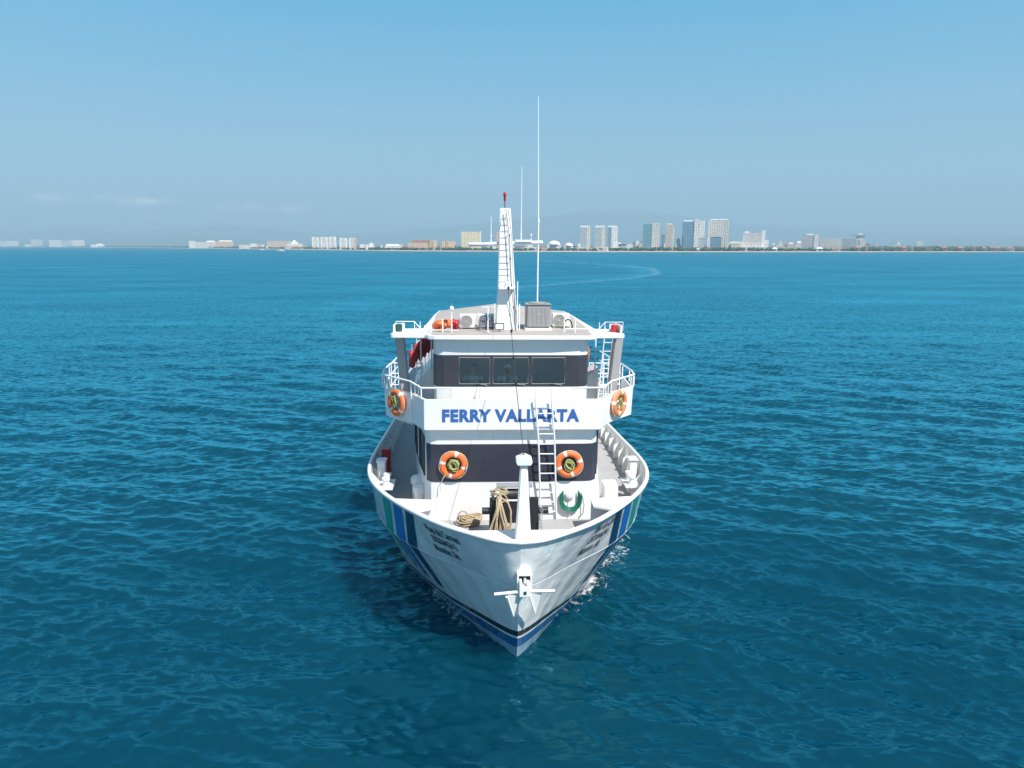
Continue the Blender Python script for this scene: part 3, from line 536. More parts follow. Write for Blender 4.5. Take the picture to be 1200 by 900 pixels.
tower('water_tank_house', 1074, 1081, 282.5, 'white block standing above the tree belt', (('wall', 'plain', 0, 1, 0, .95, 0, 1), ('roof_cap', 'grey', .2, .7, .953, 1, .2, .8)), 'building', None, 250)
# boats out in the bay, left
def motor_boat(u, v, ln, label):
    d = pix_dir(u, v); p = d * (CAM_H / -d.z); r = empty('motor_boat', Matrix.Translation((p.x, p.y, -.02)) @ Matrix.Rotation(R(6), 4, 'Z')); tag(r, label, 'boat', 'boats in the bay')
    w = ln * .16; st = [(-.5, .9, 1.0), (-.2, 1, 1.0), (.2, .9, 1.1), (.4, .5, 1.3), (.5, .04, 1.5)]; vs = []
    for x, b_, h_ in st: vs += [(x * ln, -w * b_ * .7, -.3), (x * ln, -w * b_, ln * .09 * h_), (x * ln, w * b_, ln * .09 * h_), (x * ln, w * b_ * .7, -.3)]
    mb = MB(); mb.add(vs, [(i * 4 + j, (i + 1) * 4 + j, (i + 1) * 4 + (j + 1) % 4, i * 4 + (j + 1) % 4) for i in range(4) for j in range(4)] + [(0, 1, 2, 3), (19, 18, 17, 16)]); mb.build('hull', FM['plain'], r)
    mb = MB(); mb.prism([(-.25 * ln, -w * .6), (.12 * ln, -w * .6), (.2 * ln, 0), (.12 * ln, w * .6), (-.25 * ln, w * .6)], ln * .092, ln * .2); mb.build('cabin', FM['plain'], r)
    mb = MB(); mb.box(-.2 * ln, .1 * ln, -w * .61, w * .61, ln * .13, ln * .17); mb.build('window', FM['dark'], r)
motor_boat(329, 294.2, 16, 'white motor boat nearest in the left part of the bay')
motor_boat(307, 293, 14, 'white motor boat farther out left of the nearer one')

# the low clutter of the shore: small pale buildings too far off to tell apart
rng = random.Random(77)
for u0, u1, n_, vlo in ((128, 222, 9, 1.3), (272, 284, 2, 2.5), (308, 318, 2, 3), (355, 367, 3, 3.5), (418, 430, 3, 4), (436, 452, 4, 4), (468, 480, 3, 5), (565, 582, 4, 5), (596, 632, 6, 6), (672, 682, 3, 7), (738, 754, 4, 7), (772, 800, 5, 6), (824, 832, 2, 7), (896, 942, 9, 7), (984, 1000, 3, 6), (1010, 1060, 6, 9)):
    for k in range(n_):
        uc = rng.uniform(u0, u1); w_ = rng.uniform(2.2, 6.5) * (.6 if u0 < 400 else 1); vb = 291 + L(uc, [0, 300, 600, 1200], [-1.5, 1.5, 3.8, 3.8]); h_ = rng.uniform(.8, 1.6) * vlo * 1.15
        M_, w, h, dp = site(uc - w_ / 2, uc + w_ / 2, vb - h_, rng.uniform(60, 220)); r = empty('low_building', M_); tag(r, 'tiny pale building in the low clutter along the far shore', 'building', 'low clutter along the far shore')
        mt = rng.choice(('white', 'cream', 'plain', 'plain', 'grey', 'pink', 'sandy', 'white')); f = rng.uniform(.4, .8)
        mb = MB(); mb.box(-w / 2, w / 2, 0, dp, -1.5, h * f); mb.build('wall', FM[mt], r)
        a, b = sorted((rng.uniform(-.5, .1), rng.uniform(.15, .5))); mb = MB(); mb.box(a * w, b * w, dp * .1, dp * .8, h * f + .01, h); mb.build('upper_floor', FM[rng.choice(('white', 'plain', 'cream', 'red'))], r)
# ================================================================= THE FERRY
WHITE = mat('white_ship_paint', (.83, .82, .80), .34, var=.07, vscale=1.6, streak=.30, streak_col=(.48, .38, .28), bump=.25, spec=.5)
WHITE2 = mat('white_rail_paint', (.80, .80, .79), .35)
DECK = mat('grey_deck_paint', (.36, .355, .36), .75, var=.16, vscale=1.3, bump=.15)
ROOFP = mat('beige_grey_roof_paint', (.40, .355, .325), .8, var=.16, vscale=1.1)
STRUT = mat('grey_strut_paint', (.42, .41, .41), .5, var=.08)
BLACKP = mat('black_machinery_paint', (.025, .025, .03), .45, var=.3, vscale=6)
BAND = mat('dark_window_band', (.040, .042, .060), .30, var=.22, vscale=2.2, spec=.35)
FRAME = mat('dark_window_frame', (.040, .042, .054), .45, var=.3, vscale=5)
SIDEGLASS = mat('dark_side_glass', (.012, .016, .02), .08, spec=.8)
GREY = mat('galvanised_metal', (.42, .42, .43), .45, metal=.4, var=.15, vscale=5)
BLUEL = mat('blue_letter_paint', (.035, .12, .36), .5)
BLACKL = mat('black_letter_paint', (.02, .022, .026), .5)
RED = mat('red_paint', (.50, .025, .03), .4, var=.15)
ORANGE = mat('orange_plastic', (.80, .15, .03), .45, var=.15, vscale=8)
ROPE = mat('tan_rope', (.44, .34, .22), .9, var=.35, vscale=25)
GREENP = mat('green_paint', (.01, .07, .05), .4)
DARKIN = mat('cabin_lining', (.72, .75, .74), .8)
PALEGREY = mat('pale_grey_metal', (.55, .55, .56), .5)
CONSOLE = mat('dark_console', (.07, .08, .09), .6)
CABLE = mat('black_cable', (.02, .02, .02), .6)

def hull_paint():
    m = bpy.data.materials.new('hull_paint'); m.use_nodes = True; t = m.node_tree; b = t.nodes['Principled BSDF']
    c = N(t, 'ShaderNodeTexCoord'); s = N(t, 'ShaderNodeSeparateXYZ'); t.links.new(c.outputs['Object'], s.inputs[0])
    zz = M2(t, 'ADD', s.outputs[2], M2(t, 'MULTIPLY', M2(t, 'MINIMUM', M2(t, 'MAXIMUM', s.outputs[1], -.4), 6.0), .12))
    rp = t.nodes.new('ShaderNodeValToRGB'); rp.color_ramp.interpolation = 'CONSTANT'; t.links.new(M2(t, 'DIVIDE', zz, 2.0, True), rp.inputs[0])
    e = rp.color_ramp.elements; e[0].position = 0; e[0].color = (.27, .40, .50, 1); e[1].position = .185; e[1].color = (.018, .11, .30, 1)
    for p_, c_ in ((.315, (.78, .78, .77)), (.345, (.012, .014, .02)), (.425, (.80, .80, .79))): q = e.new(p_); q.color = (*c_, 1)
    # rust weeps and scuffs
    mp = N(t, 'ShaderNodeMapping'); mp.inputs['Scale'].default_value = (3, 3, .45); t.links.new(c.outputs['Object'], mp.inputs[0])
    n2 = N(t, 'ShaderNodeTexNoise'); n2.inputs['Scale'].default_value = 1.7; n2.inputs['Detail'].default_value = 8; n2.inputs['Roughness'].default_value = .7; t.links.new(mp.outputs[0], n2.inputs['Vector'])
    k = M2(t, 'MULTIPLY', M2(t, 'SUBTRACT', n2.outputs[0], .52, True), 1.7, True)
    mx = N(t, 'ShaderNodeMix', data_type='RGBA'); mx.inputs[7].default_value = (.50, .44, .36, 1); t.links.new(k, mx.inputs[0]); t.links.new(rp.outputs[0], mx.inputs[6]); t.links.new(mx.outputs[2], b.inputs['Base Color'])
    # plates pulled in between the frames: long soft dents, so the gloss wobbles as on a real hull
    n3 = N(t, 'ShaderNodeTexNoise'); n3.inputs['Scale'].default_value = 1.5; n3.inputs['Detail'].default_value = 2; t.links.new(c.outputs['Object'], n3.inputs['Vector'])
    wv = N(t, 'ShaderNodeTexWave', wave_type='BANDS', bands_direction='Y'); wv.inputs['Scale'].default_value = .55; wv.inputs['Distortion'].default_value = 1.2; wv.inputs['Detail'].default_value = 1; t.links.new(c.outputs['Object'], wv.inputs['Vector'])
    hgt = M2(t, 'ADD', M2(t, 'MULTIPLY', n3.outputs[0], 1.0), M2(t, 'MULTIPLY', wv.outputs[0], .35))
    bp = N(t, 'ShaderNodeBump'); bp.inputs['Strength'].default_value = .5; bp.inputs['Distance'].default_value = .10; t.links.new(hgt, bp.inputs['Height']); t.links.new(bp.outputs[0], b.inputs['Normal'])
    b.inputs['Roughness'].default_value = .22; b.inputs['Coat Weight'].default_value = .5; b.inputs['Coat Roughness'].default_value = .06
    return m
HULLP = hull_paint()
FERRY = empty('passenger_ferry', SHIP)
tag(FERRY, 'white passenger ferry steaming bow on with FERRY VALLARTA across its front', 'ferry')

# ---- hull
DS = np.concatenate([[0, .02, .05, .1, .17, .25, .35, .47, .6, .75, .9], np.arange(1.1, 8, .25), np.arange(8, LEN + 1.01, 1.0)])
def hull_pt(d, a, side, off=0.0):
    """a 0..1 keel to knuckle, 1..2 knuckle to sheer"""
    y = d - .9
    for _ in range(6):
        K, S = z_knuckle(y), z_sheer(y)
        z = -.8 + (K + .8) * a if a <= 1 else K + (S - K) * (a - 1)
        y = y_stem(z) + d
    return Vector((side * half(y, z), y, z))
def build_hull():
    mb = MB()
    for side in (-1, 1):
        for lo, hi, n in ((0, 1, 9), (1, 2, 6)):
            A = np.linspace(lo, hi, n); vs = [hull_pt(d, a, side) for d in DS for a in A]
            fs = [(i * n + j, (i + 1) * n + j, (i + 1) * n + j + 1, i * n + j + 1) for i in range(len(DS) - 1) for j in range(n - 1)]
            mb.add(vs, fs)
    tr = [hull_pt(DS[-1], a, 1) for a in np.linspace(0, 2, 12)]; tl = [hull_pt(DS[-1], a, -1) for a in np.linspace(0, 2, 12)]
    mb.add(tr + tl[::-1], [tuple(range(24))])
    return mb.build('hull', HULLP, FERRY, smooth=50)
hull = build_hull()
for sd in (-1, 1):
    mb = MB(); mb.tube([Vector(hull_pt(d, 1.0, sd)) + Vector((sd * .004, -.003, 0)) for d in np.concatenate([[.04, .1, .2, .35, .5, .7], np.arange(.9, 9, .3)])], .004, 6)
    for dA, aA, dB, aB in ((1.1, .99, .45, .55), (2.4, .99, 1.7, .55)):
        mb.tube([hull_pt(dA + (dB - dA) * f, aA + (aB - aA) * f, sd) for f in np.linspace(0, 1, 7)], .0035, 5)
    mb.build('plate_seam', HULLP, hull, smooth=60)
YS = np.concatenate([[-1.045, -1.03, -1.0, -.95, -.87, -.77, -.65, -.5, -.3], np.arange(-.05, 8, .3), np.arange(8, LEN - .2, 1.2)])
def rim(y, inset=0.0, dz=0.0):
    return max(0, half(y, z_sheer(y)) - inset), z_sheer(y) + dz
# cap rail round the top of the bulwark
capl = [(-rim(y)[0], y, rim(y)[1]) for y in YS[::-1]] + [(rim(y)[0], y, rim(y)[1]) for y in YS[1:]]
mb = MB(); mb.tube(capl, .062, 8); mb.build('cap_rail', WHITE2, hull, smooth=60)
# inner face of the bulwark and its brackets
mb = MB()
for sd in (-1, 1):
    vs = []
    for y in YS[8:]:
        x, z = rim(y, .07); vs += [(sd * x, y, z), (sd * max(.0, half(y, 2.4) - .07), y, 2.3)]
    mb.add(vs, [(2 * i, 2 * i + 2, 2 * i + 3, 2 * i + 1) for i in range(len(vs) // 2 - 1)])
bulwark = mb.build('bulwark', WHITE, FERRY, smooth=40)
for sd in (-1, 1):
    for y in np.arange(4.2, 17, .82):
        x, z = rim(y, .08); xb = half(y, 2.4) - .08
        mb = MB(); mb.plate([(sd * x, y, z - .04), (sd * xb, y, 2.36), (sd * (xb - .20), y, 2.36), (sd * (xb - .18), y, 2.85), (sd * (x - .06), y, z - .12)], .03)
        mb.build('bracket', WHITE2, bulwark)
# decks
mb = MB(); vs = []
for y in np.concatenate([np.arange(-.6, 8, .3), np.arange(8, LEN, 1.5)]):
    x = max(.02, half(y, 2.38) - .04); vs += [(-x, y, 2.38), (x, y, 2.38)]
mb.add(vs, [(2 * i, 2 * i + 1, 2 * i + 3, 2 * i + 2) for i in range(len(vs) // 2 - 1)])
mb.build('main_deck', DECK, FERRY)
mb = MB(); vs = []                                # small platform filling the bow at rail height
for y in (-.90, -.82, -.7, -.55, -.35, -.12): x = min(rim(y, .03)[0], half(y, 3.2) - .02); vs += [(-x, y, 3.27), (x, y, 3.27), (-x, y, 3.22), (x, y, 3.22)]
n = len(vs) // 4
mb.add(vs, [(4 * i, 4 * i + 1, 4 * i + 5, 4 * i + 4) for i in range(n - 1)] + [(4 * i + 2, 4 * i + 6, 4 * i + 7, 4 * i + 3) for i in range(n - 1)] + [(4 * n - 4, 4 * n - 3, 4 * n - 1, 4 * n - 2)])
mb.build('bow_platform', WHITE, FERRY)
for sd in (-1, 1):                                # shelves beside the deckhouse front
    mb = MB(); o = [(sd * (half(y, 3.2) - .08), y) for y in (1.25, 1.6, 1.95, 2.25)]
    mb.prism(o + [(sd * 1.98, 2.1), (sd * 1.98, 1.55)], 3.14, 3.19)
    mb.prism([(sd * 2.0, 2.04), (sd * (half(2.2, 2.6) - .1), 2.17), (sd * (half(2.2, 2.6) - .1), 2.23), (sd * 2.0, 2.1)], 2.385, 3.138)
    mb.build('mooring_shelf', WHITE2, FERRY)

# ---- painted stripes and the name on the bow
def on_hull(y, z, side, off):
    x = half(y, z); e = .03
    px = (half(y + e, z) - half(y - e, z)) / (2 * e); pz = (half(y, z + e) - half(y, z - e)) / (2 * e)
    nv = Vector((1, -px, -pz)).normalized(); p = Vector((x, y, z)) + nv * off
    return (side * p.x, p.y, p.z)
for nm, mcol, edges in (('navy', (.008, .035, .10), ((3.22, 1.00, 1.30), (2.12, 1.62, 1.96), (.85, 1.96, 2.22))), ('blue', (.014, .17, .56), ((3.21, 1.44, 1.84), (2.10, 2.05, 2.48), (.85, 2.58, 2.90))), ('green', (.008, .40, .30), ((3.20, 2.00, 2.44), (2.08, 2.66, 3.14), (.95, 3.02, 3.36)))):
    pm = mat(nm + '_stripe_paint', mcol, .25, coat=.4)
    for sd in (-1, 1):
        mb = MB(); vs = []; zz = np.concatenate([np.linspace(edges[0][0], edges[1][0], 9), np.linspace(edges[1][0], edges[2][0], 13)[1:]])
        ze = [e[0] for e in edges][::-1]
        for z in zz:
            a = L(z, ze, [e[1] for e in edges][::-1]); b = L(z, ze, [e[2] for e in edges][::-1])
            vs += [on_hull(a + (b - a) * k / 4, z, sd, .007) for k in range(5)]
        mb.add(vs, [(i * 5 + j, i * 5 + j + 1, (i + 1) * 5 + j + 1, (i + 1) * 5 + j) for i in range(len(zz) - 1) for j in range(4)])
        o = mb.build('stripe', pm, hull, smooth=60); o['label'] = nm + ' slanting stripe painted on the bow'
def text_mesh(body, size, shear=0.0, bold=0.0, extrude=0.0, align='CENTER', sx=1.0, space=1.0):
    cu = bpy.data.curves.new('text', 'FONT'); cu.body = body; cu.size = size; cu.shear = shear; cu.offset = bold; cu.extrude = extrude; cu.align_x = align; cu.resolution_u = 4; cu.space_character = space
    o = bpy.data.objects.new('text', cu); COL.objects.link(o); bpy.context.view_layer.update()
    me = bpy.data.meshes.new_from_object(o.evaluated_get(bpy.context.evaluated_depsgraph_get())); bpy.data.objects.remove(o)
    for v in me.vertices: v.co.x *= sx
    return me
ysamp = np.arange(-.8, 3, .01); arc = {sd: np.concatenate([[0], np.cumsum(np.hypot(np.diff(ysamp), np.diff([half(y, 2.85) for y in ysamp])))]) for sd in (1,)}[1]
for sd in (-1, 1):
    for body, z0, yc, size in (('Playa del Carmen', 2.93, .32 if sd < 0 else .84, .29), ('2502064624-5', 2.66, .46 if sd < 0 else .78, .26), ('Mazatlan, Sin.', 2.38, .58 if sd < 0 else .72, .27)):
        me = text_mesh(body, size, shear=.22, bold=.004, sx=.58)
        s0 = np.interp(yc, ysamp, arc)
        for v in me.vertices:
            y = float(np.interp(s0 + (v.co.x if sd > 0 else -v.co.x), arc, ysamp)); v.co = on_hull(y, z0 + v.co.y, sd, .010)
        me.materials.append(BLACKL); o = bpy.data.objects.new('bow_lettering', me); COL.objects.link(o); o.parent = hull

# ---- lower deckhouse
def mirror_outline(right):                        # right side points, front to back -> closed outline
    return [(x, y) for x, y in right] + [(-x, y) for x, y in right[::-1]]
HOUSE = [(1.95, 2.76), (2.12, 2.80), (2.24, 2.94), (2.28, 3.2), (2.62, 5.0), (2.88, 7.2), (2.95, 9), (2.95, 24)]
def ring_wall(out, z0, z1, thick=.06):
    mb = MB(); n = len(out); vs = [(x, y, z0) for x, y in out] + [(x, y, z1) for x, y in out]
    return mb.add(vs, [(i, (i + 1) % n, n + (i + 1) % n, n + i) for i in range(n)])
def offset_right(pts, d): return [(x + d * (1 if i > 1 else .5), y - d * (1 if i < 3 else .0)) for i, (x, y) in enumerate(pts)]
out = mirror_outline(HOUSE)
dh = ring_wall(out, 2.36, 4.97).build('deckhouse_wall', WHITE, FERRY, smooth=35)
front = [(x, y - .012) for x, y in [(-2.24, 2.94), (-2.12, 2.80), (-1.95, 2.76), (1.95, 2.76), (2.12, 2.80), (2.24, 2.94)]]
mb = MB(); vs = [(x, y, z) for z in (3.44, 4.46) for x, y in front] + [(x * .995, y + .03, z) for z in (3.44, 4.46) for x, y in front]
n = len(front); mb.add(vs, [(i, i + 1, n + i + 1, n + i) for i in range(n - 1)] + [(n + i, n + i + 1, 3 * n + i + 1, 3 * n + i) for i in range(n - 1)] + [(i, 2 * n + i, 2 * n + i + 1, i + 1) for i in range(n - 1)])
mb.build('window_band', BAND, dh, smooth=35)
for sd in (-1, 1):
    for (y0, y1) in ((3.32, 4.35), (4.45, 5.45), (5.55, 6.6), (6.75, 7.9), (8.1, 9.3), (9.5, 10.7)):
        def hx(y): return L(y, [p[1] for p in HOUSE], [p[0] for p in HOUSE]) + .012
        mb = MB(); mb.add([(sd * hx(y0), y0, 3.45), (sd * hx(y1), y1, 3.45), (sd * hx(y1), y1, 4.5), (sd * hx(y0), y0, 4.5)], [(0, 1, 2, 3)] if sd > 0 else [(3, 2, 1, 0)])
        w = mb.build('side_window', SIDEGLASS, dh)
        mb = MB(); P_ = [(sd * (hx(y) + .008), y, z) for y, z in ((y0, 3.45), (y1, 3.45), (y1, 4.5), (y0, 4.5))]; mb.tube(P_, .025, 6, closed=True); mb.build('window_frame', FRAME, w)
# door leaf standing open on the right side and vents on the deck
for sd, y in ((-1, 3.75), (-1, 4.5)):
    mb = MB(); mb.lathe((sd * (2.62 if y > 4 else 2.5), y, 2.385), ((.15, 0), (.15, .42), (.19, .44), (.19, .60), (.10, .68)), 16); mb.build('deck_vent', WHITE2, FERRY, smooth=40)
mb = MB(); mb.box(2.62, 3.02, 3.6, 4.1, 2.385, 3.02); mb.build('deck_locker', WHITE2, FERRY, bevel=.02)
mb = MB(); mb.plate([(2.30, 3.3, 2.4), (2.46, 3.3, 2.4), (2.46, 4.3, 4.0), (2.40, 4.3, 4.0)], .05); mb.build('open_door', WHITE2, FERRY)

# ---- front of the upper deck with the name
PAN = [(2.15, 2.55), (2.26, 2.57), (2.32, 2.66), (2.62, 3.30)]
po = mirror_outline(PAN); po = po[4:] + po[:4]; po = [(-x, y) for x, y in PAN[::-1]] + PAN
mb = MB(); n = len(po)
vs = [(x, y, 4.90) for x, y in po] + [(x, y, 5.69) for x, y in po] + [(x * .975, y + .07, 5.69) for x, y in po] + [(x * .975, y + .07, 4.97) for x, y in po] + [(x * .95, 2.755 + (y - 2.55) * .8, 4.80) for x, y in po]
mb.add(vs, [(i, i + 1, n + i + 1, n + i) for i in range(n - 1)] + [(n + i, n + i + 1, 2 * n + i + 1, 2 * n + i) for i in range(n - 1)] + [(2 * n + i, 2 * n + i + 1, 3 * n + i + 1, 3 * n + i) for i in range(n - 1)] + [(4 * n + i, 4 * n + i + 1, i + 1, i) for i in range(n - 1)])
panel = mb.build('name_panel', WHITE, FERRY, smooth=30)
me = text_mesh('FERRY VALLARTA', .47, bold=.021, space=1.10, extrude=.006, sx=1.0)
wd = max(v.co.x for v in me.vertices) - min(v.co.x for v in me.vertices); x0 = min(v.co.x for v in me.vertices)
NX0, NX1, NZ0, NZ1 = -1.80, 1.71, 5.13, 5.44
hgt = max(v.co.y for v in me.vertices)
for v in me.vertices: v.co = (NX0 + (v.co.x - x0) / wd * (NX1 - NX0), 2.5425 - v.co.z, NZ0 + v.co.y / hgt * (NZ1 - NZ0))
me.materials.append(BLUEL); o = bpy.data.objects.new('ship_name', me); COL.objects.link(o); o.parent = panel
# upper deck
UP = [(2.3, 2.7), (2.62, 3.28), (3.40, 4.18), (3.5, 6.0), (3.45, 12), (3.3, 24)]
UPI = [(2.2, 2.8), (2.55, 3.33), (3.33, 4.22), (3.44, 6.0), (3.4, 12), (3.25, 24)]
mb = MB(); mb.prism(mirror_outline(UPI), 4.88, 4.965); ud = mb.build('upper_deck', WHITE2, FERRY)
mb = MB(); mb.prism(mirror_outline([(x - .02, y + .03) for x, y in UPI[:3]] + [(x - .02, y) for x, y in UPI[3:]]), 4.9655, 4.969); mb.build('deck_sheet', DECK, ud)

# ---- bridge wings
for sd in (-1, 1):
    w = empty('bridge_wing'); w.parent = FERRY
    a, b, c = (2.62, 3.28), (3.42, 4.18), (3.53, 6.1)
    mb = MB()
    for p, q, zt in ((a, b, 5.72), (b, c, 5.66)):
        d = Vector((q[0] - p[0], q[1] - p[1], 0)).normalized(); nn = Vector((d.y, -d.x, 0)) * (-.04)
        lo, hi = 4.90, zt
        pts = [(sd * p[0], p[1], lo), (sd * q[0], q[1], lo), (sd * (q[0] + .03), q[1], hi), (sd * (p[0] + .03), p[1], hi)]
        mb.add(pts + [(x - sd * (-nn.x if False else .04 * abs(d.y) + .0), y + .04 * abs(d.x), z) for x, y, z in pts], [(0, 1, 2, 3), (7, 6, 5, 4), (0, 4, 5, 1), (1, 5, 6, 2), (2, 6, 7, 3), (3, 7, 4, 0)])
    mb.build('wing_screen', WHITE, w)
    # underside step joining the wing to the deckhouse side
    mb = MB(); mb.plate([(sd * 2.62, 3.30, 4.87), (sd * 3.34, 4.22, 4.87), (sd * 3.2, 5.2, 4.70), (sd * 2.62, 5.2, 4.70)], .02); mb.build('wing_underside', WHITE2, w)
    r_ = MB(); zt = 6.02
    tp = [(sd * 2.34, 2.72, 5.96), (sd * 2.66, 3.30, zt), (sd * 3.38, 4.09, zt + .02), (sd * 3.46, 4.22, zt + .02), (sd * 3.56, 4.9, zt), (sd * 3.52, 6.1, zt)]
    r_.tube(tp, .026, 8)
    for x, y, z0 in ((2.65, 3.29, 5.70), (2.42, 2.86, 5.68), (2.53, 3.07, 5.69), (3.36, 4.08, 5.68), (3.46, 4.24, 5.66), (3.55, 4.55, 5.66), (3.56, 5.2, 5.66), (3.53, 6.05, 5.66)):
        r_.tube([(sd * x, y, z0), (sd * x, y, zt)], .020, 6)
    r_.build('railing', WHITE2, w, smooth=60)
    r_ = MB(); r_.tube([(sd * 2.34, 2.72, 5.96), (sd * 1.55, 2.70, 5.96)], .024, 8); r_.tube([(sd * 1.55, 2.70, 5.96), (sd * 1.55, 2.70, 5.6)], .02, 6); r_.tube([(sd * 2.34, 2.72, 5.96), (sd * 2.34, 2.72, 5.66)], .022, 6); r_.build('railing', WHITE2, w, smooth=60)
    # raking strut up to the wing of the roof
    mb = MB(); t0, t1, b0, b1 = (2.90, 4.2), (3.14, 4.5), (2.74, 4.3), (2.98, 4.62)
    vs = [(sd * b0[0], b0[1], 4.97), (sd * b1[0], b0[1], 4.97), (sd * b1[0], b1[1], 4.97), (sd * b0[0], b1[1], 4.97), (sd * t0[0], t0[1], 7.12), (sd * t1[0], t0[1], 7.12), (sd * t1[0], t1[1], 7.12), (sd * t0[0], t1[1], 7.12)]
    mb.add(vs, [(0, 1, 2, 3), (4, 5, 6, 7), (0, 1, 5, 4), (1, 2, 6, 5), (2, 3, 7, 6), (3, 0, 4, 7)]); mb.build('strut', STRUT, w, bevel=.025)
    # rails of the side deck behind
    r_ = MB()
    for zz in (5.35, 5.7, 6.02): r_.tube([(sd * 2.55, 6.3, zz), (sd * 3.52, 6.3, zz)], .018, 6); r_.tube([(sd * 3.5, 6.1, zz), (sd * 3.45, 9.6, zz - .1)], .02, 6)
    for x in (2.55, 3.0, 3.5): r_.tube([(sd * x, 6.3, 4.97), (sd * x, 6.3, 6.03)], .02, 6)
    for y in np.arange(7, 10, 1): r_.tube([(sd * 3.47, y, 4.97), (sd * 3.47, y, 6.02 - .03 * (y - 6))], .02, 6)
    r_.build('railing', WHITE2, w, smooth=60)

# ---- wheelhouse
wh = empty('wheelhouse'); wh.parent = FERRY
WX = 2.06
WHO = [(1.78, 3.30), (1.98, 3.38), (2.06, 3.62), (2.10, 4.9), (2.14, 6.4)]
ring_wall(mirror_outline(WHO), 4.966, 5.88).build('lower_wall', WHITE, wh, smooth=30)
WHO2 = [(x + .004, y - .004) for x, y in WHO]
ring_wall(mirror_outline(WHO2), 6.72, 7.16).build('upper_wall', WHITE, wh, smooth=30)
WIN = ((-1.38, -.58), (-.49, .43), (.53, 1.40)); ZB0, ZB1, ZW0, ZW1 = 5.88, 6.72, 5.955, 6.655
mb = MB(); yf, yb = 3.292, 3.345
side_panes = []
xs = [-1.78] + [v for w_ in WIN for v in w_] + [1.78]
for i in range(0, len(xs), 2): mb.box(xs[i], xs[i + 1], yf, yb, ZB0 + .001, ZB1 - .001)
for a, b in WIN: mb.box(a, b, yf, yb, ZB0 + .001, ZW0); mb.box(a, b, yf, yb, ZW1, ZB1 - .001)
for sd in (-1, 1):
    q = [(1.781, yf), (1.985, 3.372), (2.068, 3.615), (2.108, 4.75)]
    for i in range(3):
        (x0, y0), (x1, y1) = q[i], q[i + 1]
        if i == 2: y0 += .10
        if i < 2: mb.add([(sd * x0, y0, ZB0), (sd * x1, y1, ZB0), (sd * x1, y1, ZB1), (sd * x0, y0, ZB1)], [(0, 1, 2, 3)])
        else:
            g_ = MB(); g_.plate([(sd * x0, y0, ZB0), (sd * x1, y1, ZB0), (sd * x1, y1, ZB1), (sd * x0, y0, ZB1)], .006); side_panes.append(g_)
    ab = MB(); ab.plate([(sd * 2.09, 4.75, ZB0), (sd * 2.13, 6.4, ZB0), (sd * 2.13, 6.4, ZB1), (sd * 2.09, 4.75, ZB1)], .02); ab.build('side_panel', FRAME, wh)
wfr = mb.build('window_band', FRAME, wh, smooth=25)
GLASS = bpy.data.materials.new('tinted_window_glass'); GLASS.use_nodes = True; t = GLASS.node_tree; t.nodes.remove(t.nodes['Principled BSDF'])
tr = N(t, 'ShaderNodeBsdfTransparent'); tr.inputs[0].default_value = (.93, .97, .97, 1); gl = N(t, 'ShaderNodeBsdfGlossy'); gl.inputs['Roughness'].default_value = .03; fr = N(t, 'ShaderNodeFresnel'); fr.inputs[0].default_value = 1.5; ms = N(t, 'ShaderNodeMixShader')
t.links.new(M2(t, 'ADD', M2(t, 'MULTIPLY', fr.outputs[0], 1.1), .05), ms.inputs[0]); t.links.new(tr.outputs[0], ms.inputs[1]); t.links.new(gl.outputs[0], ms.inputs[2]); t.links.new(ms.outputs[0], t.nodes['Material Output'].inputs['Surface'])
for g_ in side_panes: g_.build('side_pane', GLASS, wh)
for a, b in WIN:
    mb = MB(); mb.box(a, b, 3.318, 3.324, ZW0, ZW1); w = mb.build('window_pane', GLASS, wh)
    mb = MB(); P_ = [(a, 3.288, ZW0), (b, 3.288, ZW0), (b, 3.288, ZW1), (a, 3.288, ZW1)]; mb.tube(P_, .012, 6, closed=True); mb.build('window_seal', mat('worn_seal', (.32, .31, .30), .7), w)
    mb = MB(); xm = (a + b) / 2; mb.tube([(b - .08, 3.27, ZW0 - .03), (xm + .05, 3.268, ZW0 + .02)], .008, 5); mb.tube([(b - .10, 3.30, ZW0 - .05), (b - .08, 3.265, ZW0 - .03)], .012, 5); mb.build('wiper', GREY, w)
mb = MB(); mb.box(-2.0, 2.0, 6.2, 6.28, 4.97, 7.14); mb.box(-2.0, 2.0, 3.40, 6.19, 7.10, 7.14); mb.build('cabin_lining', DARKIN, wh)
mb = MB(); mb.prism([(-1.6, 3.40), (1.6, 3.40), (1.6, 3.56), (-1.6, 3.56)], 5.0, 5.86); mb.box(.5, .8, 3.42, 3.54, 5.862, 5.99); mb.build('console', CONSOLE, wh, bevel=.02)
mb = MB(); mb.torus((.55, 3.68, 5.93), .2, .018, 'y', 24, 8); mb.tube([(.55, 3.57, 5.85), (.55, 3.68, 5.93)], .02, 6); mb.build('steering_wheel', BLACKP, wh, smooth=60)
# shallow access panels welded on the wall below the windows
mb = MB()
for a, b in ((-1.62, -.86), (-.84, .16), (.18, .62), (.64, 1.02), (1.06, 1.66)): mb.box(a, b, 3.288, 3.30, 5.30, 5.84)
mb.build('access_panel', WHITE2, wh, bevel=.004)
# passenger house behind
mb = MB(); o = mirror_outline([(2.02, 6.41), (2.06, 9), (2.06, 10)]); ring_wall(o, 4.966, 7.10).build('upper_house_wall', WHITE, FERRY)
mb = MB(); mb.prism([(-2.09, 5.3), (-2.75, 5.6), (-2.85, 7.6), (-2.09, 7.6)], 4.966, 5.62, lambda x, y: 6.25 if x > -2.2 else 5.5); mb.build('stair_trunk', WHITE, FERRY)
mb = MB(); mb.prism([(2.15, 5.1), (2.62, 5.1), (2.62, 5.9), (2.15, 5.9)], 4.966, 5.9, lambda x, y: 6.1 if x > 2.4 else 5.75); mb.build('side_locker', WHITE2, FERRY, bevel=.015)

